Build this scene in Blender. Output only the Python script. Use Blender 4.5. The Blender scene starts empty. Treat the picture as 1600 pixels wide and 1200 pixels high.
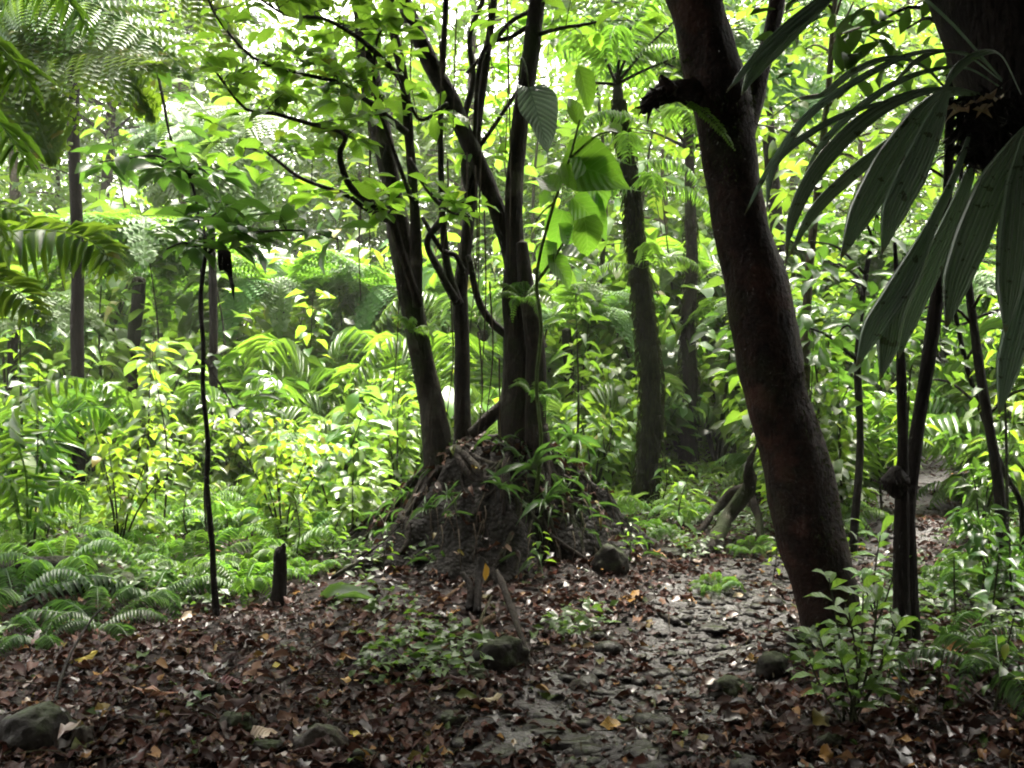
import bpy, math, numpy as np
from mathutils import noise as mnoise, Vector
R = math.radians
S = bpy.context.scene
COL = S.collection
rng = np.random.default_rng(11)

# ------------------------------------------------------------------ camera, sky, sun, exposure
CAM_H, F, HZ = 1.5, 1537.0, 560.0            # eye height, focal length in photo pixels, horizon row
cd = bpy.data.cameras.new('camera'); cam = bpy.data.objects.new('camera', cd); COL.objects.link(cam)
cam.location = (0, 0, CAM_H)
PITCH = math.atan((600 - HZ) / F)
cam.rotation_euler = (R(90) - PITCH, 0, 0)
cd.sensor_width = 36.0; cd.lens = F / 1600 * 36.0; cd.clip_start = 0.05; cd.clip_end = 400
S.camera = cam
W = bpy.data.worlds.new('World'); S.world = W; W.use_nodes = True
nt = W.node_tree; bg = nt.nodes['Background']
sky = nt.nodes.new('ShaderNodeTexSky'); sky.sky_type = 'NISHITA'; sky.sun_disc = False
SUN_EL, SUN_AZ = 62, 12                       # azimuth clockwise from +Y (ahead of the camera)
sky.sun_elevation = R(SUN_EL); sky.sun_rotation = R(SUN_AZ)
sky.air_density = 1.0; sky.dust_density = 5.0; sky.ozone_density = 1.0
hs = nt.nodes.new('ShaderNodeHueSaturation'); hs.inputs['Saturation'].default_value = 0.18   # overcast white sky
nt.links.new(sky.outputs[0], hs.inputs['Color']); wb = nt.nodes.new('ShaderNodeMix'); wb.data_type = 'RGBA'; wb.blend_type = 'MULTIPLY'; wb.inputs[0].default_value = 1; wb.inputs[7].default_value = (1.03, .98, .91, 1)   # warm white balance of the overcast light
nt.links.new(hs.outputs[0], wb.inputs[6]); nt.links.new(wb.outputs[2], bg.inputs[0])
bg.inputs[1].default_value = 0.15
sd = bpy.data.lights.new('sun', 'SUN'); sun = bpy.data.objects.new('sun', sd); COL.objects.link(sun)
sd.energy = 1.5; sd.angle = R(24); sd.color = (1.0, 0.95, 0.80)
az, el = R(SUN_AZ), R(SUN_EL)
tosun = Vector((math.sin(az) * math.cos(el), math.cos(az) * math.cos(el), math.sin(el)))
sun.rotation_euler = tosun.to_track_quat('Z', 'Y').to_euler()
S.view_settings.view_transform = 'Standard'; S.view_settings.look = 'None'
S.view_settings.exposure = 3.4; S.view_settings.gamma = 1.0; S.view_settings.use_curve_mapping = False
cy = S.cycles
cy.max_bounces = 6; cy.diffuse_bounces = 4; cy.glossy_bounces = 2; cy.transmission_bounces = 4; cy.transparent_max_bounces = 4
cy.volume_bounces = 0
cy.caustics_reflective = False; cy.caustics_refractive = False
cy.filter_width = 2.0

# ------------------------------------------------------------------ small maths
def nrm(v):
    v = np.asarray(v, float); l = np.linalg.norm(v, axis=-1, keepdims=True); return v / np.maximum(l, 1e-9)
def U(a, b, n=None): return rng.uniform(a, b, n)
def sstep(a, b, x):
    t = np.clip((np.asarray(x, float) - a) / (b - a), 0, 1); return t * t * (3 - 2 * t)
PATH = np.array([(0.05, 1.5, .72), (0.12, 3.2, .66), (0.48, 4.3, .54), (1.1, 5.4, .46), (1.6, 6.5, .5), (2.5, 7.7, .5), (3.8, 9.6, .52), (5.4, 12.6, .58), (6.7, 16.0, .6), (7.2, 20, .6)])
def hgt(x, y):
    x = np.asarray(x, float); y = np.asarray(y, float)
    h = .035 * np.sin(1.3 * x + .7) * np.sin(1.1 * y + .3) + .02 * np.sin(3.1 * x + 1.7 * y) + .012 * np.sin(5.3 * x - 4.1 * y + 1)
    h = h + .16 * np.exp(-((x - 1.95) ** 2 / .55 + (y - 3.9) ** 2 / 1.0))
    h = h + .10 * np.exp(-((x + 3.4) ** 2 / 1.6 + (y - 6.2) ** 2 / .5))
    h = h + .14 * np.exp(-((x + .15) ** 2 / 1.2 + (y - 7.2) ** 2 / 1.2))
    px = np.interp(y, PATH[:, 1], PATH[:, 0]); h = h - .05 * np.exp(-((x - px) / .6) ** 2) * sstep(20, 16, y)
    h = h + .05 * np.clip(y - 14, 0, 40) * .6
    return h
def P(px, py, d):
    """world point seen at photo pixel (px, py) at distance d ahead of the camera (pitch folded into the horizon row)"""
    return np.array([(px - 800) / F * d, d, CAM_H - (py - HZ) / F * d])
def G(px, py):
    d = F * CAM_H / (py - HZ)
    for _ in range(12):
        x = (px - 800) / F * d; d = .5 * d + .5 * F * (CAM_H - float(hgt(x, d))) / (py - HZ)
    x = (px - 800) / F * d
    return np.array([x, d, float(hgt(x, d))])
def GD(px, d):
    x = (px - 800) / F * d; return np.array([x, d, float(hgt(x, d))])
def catmull(pts, n):
    pts = np.asarray(pts, float)
    if len(pts) == 2: return pts[0] + (pts[1] - pts[0]) * np.linspace(0, 1, n)[:, None]
    p = np.vstack([2 * pts[0] - pts[1], pts, 2 * pts[-1] - pts[-2]])
    m = len(pts) - 1; out = []
    for u in np.linspace(0, m - 1e-6, n):
        i = int(u); t = u - i; a, b, c, d = p[i:i + 4]
        out.append(.5 * ((2 * b) + (c - a) * t + (2 * a - 5 * b + 4 * c - d) * t * t + (3 * b - a - 3 * c + d) * t ** 3))
    return np.array(out)

# ------------------------------------------------------------------ mesh accumulator (quads only)
class MB:
    def __init__(s): s.v = []; s.f = []; s.uv = []; s.n = 0
    def add(s, v, f, uv=None):
        v = np.asarray(v, float).reshape(-1, 3)
        s.v.append(v); s.f.append(np.asarray(f, int).reshape(-1, 4) + s.n)
        s.uv.append(np.zeros((len(v), 2)) if uv is None else np.asarray(uv, float).reshape(-1, 2)); s.n += len(v)
    def mesh(s, name, origin=None):
        v = np.vstack(s.v); f = np.vstack(s.f); uv = np.vstack(s.uv)
        if origin is not None: v = v - np.asarray(origin)
        me = bpy.data.meshes.new(name)
        me.vertices.add(len(v)); me.vertices.foreach_set('co', v.astype(np.float32).ravel())
        me.loops.add(len(f) * 4); me.loops.foreach_set('vertex_index', f.astype(np.int32).ravel())
        me.polygons.add(len(f)); me.polygons.foreach_set('loop_start', (np.arange(len(f)) * 4).astype(np.int32))
        me.polygons.foreach_set('loop_total', np.full(len(f), 4, np.int32))
        me.polygons.foreach_set('use_smooth', np.ones(len(f), bool))
        at = me.attributes.new('luv', 'FLOAT2', 'POINT'); at.data.foreach_set('vector', uv.astype(np.float32).ravel())
        me.update(calc_edges=True); me.validate()
        return me

def tube(mb, pts, rad, ring=8, n=None, lump=0.0, seed=0.0, freq=3.0):
    pts = np.asarray(pts, float); rad = np.asarray(rad, float)
    if n is None: n = max(4, len(pts) * 3)
    c = catmull(pts, n); r = np.interp(np.linspace(0, 1, n), np.linspace(0, 1, len(rad)), rad)
    t = nrm(np.gradient(c, axis=0)); ref = np.array([1., 0, 0]) if abs(t[0][0]) < .8 else np.array([0, 1., 0])
    V = []; UV = []; L = 0
    for i in range(n):
        x = ref - t[i] * np.dot(ref, t[i]); x /= np.linalg.norm(x); ref = x; y = np.cross(t[i], x)
        if i: L += np.linalg.norm(c[i] - c[i - 1])
        for k in range(ring):
            a = 2 * math.pi * k / ring; rr = r[i]
            d = x * math.cos(a) + y * math.sin(a)
            if lump:
                q = (c[i] + d * r[i]) * freq; q[2] *= .45
                rr *= 1 + lump * mnoise.noise(Vector((q[0] + seed, q[1], q[2]))) + lump * .5 * mnoise.noise(Vector((q[0] * 2.7, q[1] * 2.7 + seed, q[2] * 2.7)))
            V.append(c[i] + d * rr); UV.append((k / ring, L))
    Fq = []
    for i in range(n - 1):
        for k in range(ring):
            a = i * ring + k; b = i * ring + (k + 1) % ring
            Fq.append((a, b, b + ring, a + ring))
    # close both ends
    m = len(V)
    V.append(c[0] - t[0] * r[0] * .3); V.append(c[-1] + t[-1] * r[-1] * .5); UV += [(0, 0), (0, L)]
    for k in range(0, ring, 2):
        Fq.append((m, (k + 2) % ring, (k + 1) % ring, k))
        o = (n - 1) * ring; Fq.append((m + 1, o + k, o + (k + 1) % ring, o + (k + 2) % ring))
    mb.add(V, Fq, UV)
    return c

PROF = {'ovate': lambda t: np.sin(math.pi * np.clip(t, 0, 1) ** .75) ** .9, 'obovate': lambda t: np.sin(math.pi * np.clip(t, 0, 1) ** 1.35) ** .8,
        'lance': lambda t: np.sin(math.pi * np.clip(t, 0, 1) ** .6) ** 1.1, 'strap': lambda t: np.minimum(1, 5 * t + .3) * np.clip((1 - t) * 2.2, 0, 1) ** .7,
        'heart': lambda t: np.where(t < .25, .75 + t, np.sin(math.pi * np.clip(t, 0, 1) ** .62)) * np.clip((1 - t) * 6, 0, 1)}
def template(nseg, shape, fold=.15, droop=.25, wav=0.0, twist=0.0, ncol=3):
    t = np.linspace(0, 1, nseg + 1); w = .5 * np.maximum(PROF[shape](t), .03); V = []; UV = []
    for i, tt in enumerate(t):
        for u in np.linspace(-1, 1, ncol):
            x = u * w[i]; a = twist * (tt - .3)
            z = fold * abs(u) * w[i] + wav * math.sin(tt * 11 + u) * w[i] * abs(u)
            V.append((x * math.cos(a), tt - droop * .25 * tt ** 3, -droop * tt ** 2 + z + x * math.sin(a))); UV.append((u * .5 + .5, tt))
    Fq = []
    for i in range(nseg):
        for k in range(ncol - 1):
            a = i * ncol + k; Fq.append((a, a + 1, a + 1 + ncol, a + ncol))
    return np.array(V), np.array(Fq), np.array(UV)
def put(mb, tm, pos, d, n, L, Wd):
    V, Fq, UV = tm; pos = np.asarray(pos, float).reshape(-1, 3); N = len(pos)
    d = nrm(np.broadcast_to(d, (N, 3))); n = np.broadcast_to(n, (N, 3))
    x = np.cross(d, n); bad = np.linalg.norm(x, axis=1) < 1e-3
    if bad.any(): x[bad] = np.cross(d[bad], np.array([.3, .9, .1]))
    x = nrm(x); z = np.cross(x, d)
    L = np.broadcast_to(np.asarray(L, float), (N,)); Wd = np.broadcast_to(np.asarray(Wd, float), (N,))
    v = pos[:, None, :] + x[:, None] * (Wd[:, None] * V[None, :, 0])[..., None] + d[:, None] * (L[:, None] * V[None, :, 1])[..., None] + z[:, None] * (L[:, None] * V[None, :, 2])[..., None]
    f = Fq[None] + (np.arange(N) * len(V))[:, None, None]
    mb.add(v.reshape(-1, 3), f.reshape(-1, 4), np.tile(UV, (N, 1)))
def rdir(n, zlo=-.4, zhi=.5):
    a = U(0, 2 * math.pi, n); z = U(zlo, zhi, n); return nrm(np.stack([np.cos(a), np.sin(a), z], 1))
def rnrm(n, tilt=.5): return nrm(np.stack([rng.normal(0, tilt, n), rng.normal(0, tilt, n), np.ones(n)], 1))

T_OV = [template(3, 'ovate', .25, .25), template(3, 'ovate', .1, .5), template(3, 'ovate', .35, .1, twist=.5)]
T_OB = [template(4, 'obovate', .25, .2), template(4, 'obovate', .15, .45, wav=.1), template(4, 'obovate', .3, .05, twist=.4)]
T_LA = [template(4, 'lance', .3, .35), template(4, 'lance', .2, .65), template(4, 'lance', .3, .15, twist=.6)]
T_ST = [template(6, 'strap', .25, .55), template(6, 'strap', .3, .9), template(6, 'strap', .2, .3, twist=.5)]
T_LO = [template(2, 'ovate', .2, .2), template(2, 'ovate', .1, .45, twist=.5)]
T_BIG = [template(8, 'heart', .22, .3, wav=.06, ncol=5), template(8, 'heart', .15, .5, wav=.1, ncol=5), template(8, 'ovate', .2, .35, wav=.08, ncol=5)]
T_DRY = [template(5, 'ovate', .3, .25, wav=.25), template(5, 'obovate', -.25, -.2, wav=.3), template(5, 'ovate', .15, .1, wav=.25, twist=.5), template(5, 'lance', .4, .35, twist=.5)]
def scatter(mb, tms, pos, d, n, L, Wd):
    k = rng.integers(0, len(tms), len(pos)); L = np.broadcast_to(L, (len(pos),)); Wd = np.broadcast_to(Wd, (len(pos),))
    for i, tm in enumerate(tms):
        m = k == i
        if m.any(): put(mb, tm, pos[m], d[m], n[m], L[m], Wd[m])

# ------------------------------------------------------------------ objects
def mk(name, data, parent=None, mat=None):
    o = bpy.data.objects.new(name, data); COL.objects.link(o)
    if parent is not None: o.parent = parent
    if mat is not None and data is not None and not data.materials: data.materials.append(mat)
    return o
def tag(o, label=None, cat=None, group=None, kind=None):
    if label: o['label'] = label
    if cat: o['category'] = cat
    if group: o['group'] = group
    if kind: o['kind'] = kind
    return o
def thing(name, label, cat, loc=(0, 0, 0), group=None):
    o = mk(name, None); o.location = tuple(float(c) for c in loc); o.empty_display_size = .1
    return tag(o, label, cat, group)
def part(name, mb, mat, parent, origin=(0, 0, 0), label=None):
    o = mk(name, mb.mesh(name, origin), parent, mat)
    if label: o['label'] = label
    return o
def solo(name, mb, mat, label, cat, origin, group=None):
    o = mk(name, mb.mesh(name, origin), None, mat); o.location = tuple(float(c) for c in origin); return tag(o, label, cat, group)
USED = {}
def spawn(proto, name, label, cat, loc, rz=0., s=1., group=None, tilt=(0, 0)):
    """proto: list of (part name, mesh, material[, (loc, rot, scale)]); every spawned thing owns its own part objects that share mesh data"""
    o = thing(name, label, cat, loc, group); o.rotation_euler = (tilt[0], tilt[1], rz); o.scale = (s, s, s)
    for p in proto:
        c = mk(p[0], p[1], o, p[2])
        if len(p) > 3: c.rotation_euler = p[3]
        if len(p) > 4: c.location = p[4]
        if len(p) > 5: c.scale = (p[5],) * 3
    return o

# ------------------------------------------------------------------ materials
def newmat(name):
    m = bpy.data.materials.new(name); m.use_nodes = True; t = m.node_tree; t.nodes.clear(); return m, t
def node(t, typ, **kw):
    n = t.nodes.new(typ)
    for k, v in kw.items():
        if hasattr(n, k) and not (k in n.inputs): setattr(n, k, v)
        else: n.inputs[k].default_value = v
    return n
def ramp(t, fac, stops):
    r = t.nodes.new('ShaderNodeValToRGB'); e = r.color_ramp.elements
    while len(e) < len(stops): e.new(.5)
    for i, (p, c) in enumerate(stops): e[i].position = p; e[i].color = (*c, 1)
    t.links.new(fac, r.inputs[0]); return r
def mixc(t, fac, a, b, mode='MIX'):
    n = t.nodes.new('ShaderNodeMix'); n.data_type = 'RGBA'; n.blend_type = mode
    for i, v in ((0, fac), (6, a), (7, b)):
        if isinstance(v, (int, float)): n.inputs[i].default_value = v
        elif isinstance(v, tuple): n.inputs[i].default_value = (*v, 1)
        else: t.links.new(v, n.inputs[i])
    return n.outputs[2]
def math_(t, op, a, b=None):
    n = t.nodes.new('ShaderNodeMath'); n.operation = op
    for i, v in enumerate((a, b)):
        if v is None: continue
        if isinstance(v, (int, float)): n.inputs[i].default_value = v
        else: t.links.new(v, n.inputs[i])
    return n.outputs[0]
def leafmat(name, stops, tr=(.16, .30, .03), tamt=.45, rough=.35, veins=0, vcol=(.22, .30, .10), vmix=.35, spots=0, spec=.5, coat=0., ribs=0, wetshare=0.):
    """stops: colour ramp over the random value of each leaf"""
    m, t = newmat(name); out = node(t, 'ShaderNodeOutputMaterial')
    geo = node(t, 'ShaderNodeNewGeometry'); oi = node(t, 'ShaderNodeObjectInfo')
    rnd = math_(t, 'FRACT', math_(t, 'ADD', geo.outputs['Random Per Island'], math_(t, 'MULTIPLY', oi.outputs['Random'], .37)))
    c = ramp(t, rnd, stops).outputs[0]
    # plants differ a little from one another
    hsv = node(t, 'ShaderNodeHueSaturation'); t.links.new(c, hsv.inputs['Color'])
    t.links.new(math_(t, 'ADD', math_(t, 'MULTIPLY', oi.outputs['Random'], .05), .475), hsv.inputs['Hue'])
    t.links.new(math_(t, 'ADD', math_(t, 'MULTIPLY', oi.outputs['Random'], .5), .75), hsv.inputs['Value'])
    c = hsv.outputs[0]
    at = node(t, 'ShaderNodeAttribute', attribute_name='luv'); sep = node(t, 'ShaderNodeSeparateXYZ'); t.links.new(at.outputs['Vector'], sep.inputs[0])
    bump = None
    if veins:
        a = math_(t, 'ABSOLUTE', math_(t, 'SUBTRACT', sep.outputs[0], .5))
        v = math_(t, 'SINE', math_(t, 'MULTIPLY', math_(t, 'SUBTRACT', sep.outputs[1], math_(t, 'MULTIPLY', a, .5)), veins * 6.283))
        mid = math_(t, 'LESS_THAN', a, .018)
        f = math_(t, 'MAXIMUM', math_(t, 'GREATER_THAN', v, .93 if vmix < .5 else .5), mid)
        c = mixc(t, math_(t, 'MULTIPLY', f, vmix), c, vcol)
        bump = node(t, 'ShaderNodeBump', Strength=.35 if vmix < .5 else 1., Distance=.01); t.links.new(v, bump.inputs['Height'])
    if ribs:
        v = math_(t, 'SINE', math_(t, 'MULTIPLY', sep.outputs[0], ribs * 6.283)); bump = node(t, 'ShaderNodeBump', Strength=.8, Distance=.01); t.links.new(v, bump.inputs['Height'])
        c = mixc(t, math_(t, 'MULTIPLY', math_(t, 'GREATER_THAN', v, .8), .3), c, (.02, .05, .03))
        c = mixc(t, math_(t, 'MULTIPLY', math_(t, 'GREATER_THAN', math_(t, 'ADD', sep.outputs[1], math_(t, 'MULTIPLY', v, .012)), .965), .8), c, (.16, .11, .03))
    if spots:
        nz = node(t, 'ShaderNodeTexNoise', Scale=26.); nz.inputs['Detail'].default_value = 4; tcs = node(t, 'ShaderNodeTexCoord'); t.links.new(tcs.outputs['Object'], nz.inputs[0])
        s = math_(t, 'GREATER_THAN', nz.outputs[0], .64); c = mixc(t, math_(t, 'MULTIPLY', s, spots), c, (.03, .025, .012))
    p = node(t, 'ShaderNodeBsdfPrincipled'); t.links.new(c, p.inputs['Base Color'])
    p.inputs['Roughness'].default_value = rough; p.inputs['Specular IOR Level'].default_value = spec; p.inputs['Coat Weight'].default_value = coat
    if wetshare:   # only some leaves hold a film of water
        r2 = math_(t, 'FRACT', math_(t, 'MULTIPLY', geo.outputs['Random Per Island'], 37.7))
        t.links.new(math_(t, 'ADD', math_(t, 'MULTIPLY', math_(t, 'LESS_THAN', r2, wetshare), .55), .05), p.inputs['Specular IOR Level'])
    tl = node(t, 'ShaderNodeBsdfTranslucent')
    h2 = node(t, 'ShaderNodeMix', data_type='RGBA', blend_type='MIX'); h2.inputs[0].default_value = .65
    t.links.new(c, h2.inputs[6]); h2.inputs[7].default_value = (*tr, 1)
    t.links.new(h2.outputs[2], tl.inputs[0])
    if bump: t.links.new(bump.outputs[0], p.inputs['Normal'])
    mx = node(t, 'ShaderNodeMixShader'); mx.inputs[0].default_value = tamt
    t.links.new(p.outputs[0], mx.inputs[1]); t.links.new(tl.outputs[0], mx.inputs[2]); t.links.new(mx.outputs[0], out.inputs[0])
    return m
def barkmat(name, c1, c2, moss=0., mosscol=(.035, .06, .012), scale=9., rough=.7, lichen=0., zs=.28, lcol=(.16, .15, .11)):
    m, t = newmat(name); out = node(t, 'ShaderNodeOutputMaterial'); tc = node(t, 'ShaderNodeTexCoord')
    mp = node(t, 'ShaderNodeMapping'); mp.inputs['Scale'].default_value = (1, 1, zs); t.links.new(tc.outputs['Object'], mp.inputs[0])
    n1 = node(t, 'ShaderNodeTexNoise', Scale=scale); n1.inputs['Detail'].default_value = 8; n1.inputs['Roughness'].default_value = .65; t.links.new(mp.outputs[0], n1.inputs[0])
    c = ramp(t, n1.outputs[0], [(.3, c1), (.7, c2)]).outputs[0]
    n3 = node(t, 'ShaderNodeTexNoise', Scale=scale * 5); n3.inputs['Detail'].default_value = 5; t.links.new(mp.outputs[0], n3.inputs[0])
    c = mixc(t, .6, c, ramp(t, n3.outputs[0], [(.35, (.35, .35, .35)), (.7, (1.3, 1.25, 1.2))]).outputs[0], 'MULTIPLY')
    if lichen:
        n4 = node(t, 'ShaderNodeTexNoise', Scale=3.3); n4.inputs['Detail'].default_value = 6; t.links.new(tc.outputs['Object'], n4.inputs[0])
        c = mixc(t, math_(t, 'MULTIPLY', ramp(t, n4.outputs[0], [(.58, (0, 0, 0)), (.66, (1, 1, 1))]).outputs[0], lichen), c, lcol)
    if moss:
        n2 = node(t, 'ShaderNodeTexNoise', Scale=2.4); n2.inputs['Detail'].default_value = 7; t.links.new(tc.outputs['Object'], n2.inputs[0])
        f = ramp(t, n2.outputs[0], [(.62 - .3 * moss, (0, 0, 0)), (.75 - .25 * moss, (1, 1, 1))]).outputs[0]
        c = mixc(t, math_(t, 'MULTIPLY', f, min(1, .5 + moss)), c, mosscol)
    p = node(t, 'ShaderNodeBsdfPrincipled'); t.links.new(c, p.inputs['Base Color']); p.inputs['Roughness'].default_value = rough
    p.inputs['Specular IOR Level'].default_value = .08
    b = node(t, 'ShaderNodeBump', Strength=1., Distance=.035); t.links.new(math_(t, 'ADD', n1.outputs[0], math_(t, 'MULTIPLY', n3.outputs[0], .5)), b.inputs['Height']); t.links.new(b.outputs[0], p.inputs['Normal'])
    t.links.new(p.outputs[0], out.inputs[0]); return m
def groundmat(name, stops, wet=.5, scale=5., bump=.03, spec=.1):
    m, t = newmat(name); out = node(t, 'ShaderNodeOutputMaterial'); tc = node(t, 'ShaderNodeTexCoord')
    n1 = node(t, 'ShaderNodeTexNoise', Scale=scale); n1.inputs['Detail'].default_value = 10; n1.inputs['Roughness'].default_value = .7; t.links.new(tc.outputs['Object'], n1.inputs[0])
    n2 = node(t, 'ShaderNodeTexNoise', Scale=scale * .22); n2.inputs['Detail'].default_value = 4; t.links.new(tc.outputs['Object'], n2.inputs[0])
    vo = node(t, 'ShaderNodeTexVoronoi', Scale=scale * 4.5); t.links.new(tc.outputs['Object'], vo.inputs['Vector'])
    c = ramp(t, n1.outputs[0], stops).outputs[0]
    c = mixc(t, .55, c, ramp(t, vo.outputs['Color'], [(.1, (.45, .42, .4)), (.9, (1.25, 1.2, 1.15))]).outputs[0], 'MULTIPLY')
    p = node(t, 'ShaderNodeBsdfPrincipled'); t.links.new(c, p.inputs['Base Color'])
    rr = ramp(t, n2.outputs[0], [(.42, (.75,) * 3), (.62, (.75 - wet,) * 3)]); t.links.new(rr.outputs[0], p.inputs['Roughness'])
    p.inputs['Specular IOR Level'].default_value = spec
    b = node(t, 'ShaderNodeBump', Strength=.9, Distance=bump); t.links.new(math_(t, 'ADD', n1.outputs[0], math_(t, 'MULTIPLY', vo.outputs['Distance'], -.6)), b.inputs['Height']); t.links.new(b.outputs[0], p.inputs['Normal'])
    t.links.new(p.outputs[0], out.inputs[0]); return m
def rockmat(name, c1, c2, moss=.5, rough=.4):
    m, t = newmat(name); out = node(t, 'ShaderNodeOutputMaterial'); tc = node(t, 'ShaderNodeTexCoord'); g = node(t, 'ShaderNodeNewGeometry')
    n1 = node(t, 'ShaderNodeTexNoise', Scale=7.); n1.inputs['Detail'].default_value = 9; n1.inputs['Roughness'].default_value = .65; t.links.new(tc.outputs['Object'], n1.inputs[0])
    n2 = node(t, 'ShaderNodeTexNoise', Scale=45.); n2.inputs['Detail'].default_value = 5; t.links.new(tc.outputs['Object'], n2.inputs[0])
    c = ramp(t, n1.outputs[0], [(.3, c1), (.7, c2)]).outputs[0]
    sx = node(t, 'ShaderNodeSeparateXYZ'); t.links.new(g.outputs['Normal'], sx.inputs[0])
    f = math_(t, 'ADD', math_(t, 'MULTIPLY', sx.outputs[2], .35), n1.outputs[0])
    c = mixc(t, ramp(t, f, [(.88 - .4 * moss, (0, 0, 0)), (1.05 - .35 * moss, (1, 1, 1))]).outputs[0], c, mixc(t, n2.outputs[0], (.008, .013, .003), (.026, .038, .008)))
    p = node(t, 'ShaderNodeBsdfPrincipled'); t.links.new(c, p.inputs['Base Color']); p.inputs['Roughness'].default_value = rough; p.inputs['Specular IOR Level'].default_value = .1
    b = node(t, 'ShaderNodeBump', Strength=1., Distance=.012); t.links.new(math_(t, 'ADD', n1.outputs[0], math_(t, 'MULTIPLY', n2.outputs[0], .6)), b.inputs['Height']); t.links.new(b.outputs[0], p.inputs['Normal'])
    t.links.new(p.outputs[0], out.inputs[0]); return m
M = {}
g1, g2, g3, yl = (.035, .08, .009), (.062, .13, .012), (.095, .17, .018), (.20, .20, .02)
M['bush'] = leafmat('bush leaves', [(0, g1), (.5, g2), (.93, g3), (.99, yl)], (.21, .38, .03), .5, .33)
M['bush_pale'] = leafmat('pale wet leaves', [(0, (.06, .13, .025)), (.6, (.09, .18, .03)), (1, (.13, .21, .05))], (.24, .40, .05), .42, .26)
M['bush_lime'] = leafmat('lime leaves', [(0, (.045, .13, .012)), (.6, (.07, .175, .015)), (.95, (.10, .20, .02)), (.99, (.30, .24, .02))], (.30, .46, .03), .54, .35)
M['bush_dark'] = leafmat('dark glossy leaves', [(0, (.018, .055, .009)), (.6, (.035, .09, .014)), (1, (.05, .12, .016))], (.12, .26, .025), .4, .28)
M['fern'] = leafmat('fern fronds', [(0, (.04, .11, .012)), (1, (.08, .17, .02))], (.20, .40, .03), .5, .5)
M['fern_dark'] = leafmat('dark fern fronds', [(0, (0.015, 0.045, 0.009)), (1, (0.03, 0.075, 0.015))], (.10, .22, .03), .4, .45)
M['palm'] = leafmat('palm fronds', [(0, (.045, .12, .014)), (1, (.08, .18, .02))], (.24, .44, .03), .55, .35)
M['crown'] = leafmat('tree crown leaves', [(0, (.02, .06, .008)), (.6, (.04, .105, .012)), (1, (.08, .15, .015))], (.19, .34, .02), .5, .35)
M['crown_dark'] = leafmat('dark canopy leaves', [(0, (.015, .045, .006)), (1, (.035, .09, .012))], (.08, .17, .015), .35, .4)
M['twigleaf'] = leafmat('oval leaves of the rooted tree', [(0, (.035, .085, .008)), (.6, (.055, .15, .012)), (.95, (.09, .19, .015)), (.99, (.36, .26, .02))], (.30, .56, .04), .6, .33, veins=8)
M['bigleaf'] = leafmat('large thin leaves', [(0, (.05, .12, .012)), (1, (.075, .16, .016))], (.15, .33, .02), .5, .4, veins=9, spots=.5)
M['sheen_leaf'] = leafmat('pleated leaf with painted sheen', [(0, (.24, .30, .25)), (1, (.30, .36, .30))], (.2, .3, .18), .25, .24, veins=13, vcol=(.06, .10, .07), vmix=.7)  # silvery base colour paints in the sky reflection on the leaf
M['pleat'] = leafmat('pleated drooping leaves', [(0, (.19, .28, .19)), (1, (.24, .33, .23))], (.10, .18, .05), .22, .3, spots=.9, ribs=8)  # pale undersides, base lightened further to stand in for sky sheen
M['seedling'] = leafmat('fresh seedling leaves', [(0, (.07, .17, .02)), (1, (.12, .24, .03))], (.25, .42, .04), .4, .35, veins=7)
M['strap'] = leafmat('strap leaves', [(0, (.04, .10, .02)), (1, (.08, .16, .04))], (.14, .28, .04), .35, .3)
M['grass'] = leafmat('ground cover', [(0, (.05, .13, .015)), (.7, (.085, .185, .022)), (1, (.14, .22, .04))], (.28, .44, .05), .5, .45)
M['cover'] = leafmat('small ground herbs', [(0, (0.024, 0.064, 0.008)), (1, (0.056, 0.12, 0.016))], (.16, .30, .03), .4, .4)
M['bark_big'] = barkmat('dark reddish bark', (.005, .0028, .0022), (.024, .0105, .0075), .14, (.014,.018,.006), scale=10, zs=.7, lichen=.6, lcol=(.050, .019, .013))
M['bark_root'] = barkmat('dark damp bark', (.008, .006, .0045), (.026, .019, .014), .3, (.02,.032,.008), scale=14, lichen=.25)
M['bark_moss'] = barkmat('mossy bark', (.006, .005, .0035), (.018, .015, .010), .6, (.013, .019, .005), scale=12)
M['bark_grey'] = barkmat('grey brown bark', (.03, .024, .018), (.09, .07, .05), .25, scale=12, lichen=.3)
M['bark_dark'] = barkmat('blackish bark', (.006, .005, .0045), (.017, .012, .010), .1, (.015,.022,.006), scale=12)
M['stem'] = barkmat('thin stems', (.018, .02, .01), (.045, .05, .022), 0, scale=20)
M['stem_green'] = barkmat('green stems', (.04, .07, .015), (.08, .12, .03), 0, scale=20)
M['dead'] = barkmat('dead wood', (.05, .03, .016), (.14, .085, .045), .1, scale=16)
M['moss'] = leafmat('hanging moss', [(0, (.010, .014, .005)), (1, (.026, .032, .010))], (.04, .05, .012), .25, .85, spec=.1)
M['rootlet'] = barkmat('thin roots', (.03, .022, .015), (.09, .07, .045), .1, scale=20)
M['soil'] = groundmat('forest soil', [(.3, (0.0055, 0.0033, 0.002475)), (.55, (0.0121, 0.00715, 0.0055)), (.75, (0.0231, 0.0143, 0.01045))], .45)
M['mound'] = groundmat('root matted soil', [(.3, (.004, .003, .0025)), (.55, (.010, .008, .006)), (.75, (.022, .017, .012))], .2, 7.)
M['path'] = groundmat('wet stony path', [(.3, (0.0042, 0.003, 0.0024)), (.55, (0.015, 0.0108, 0.0098)), (.75, (0.037, 0.0275, 0.0265))], .48, 9., .02, .42)
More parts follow.
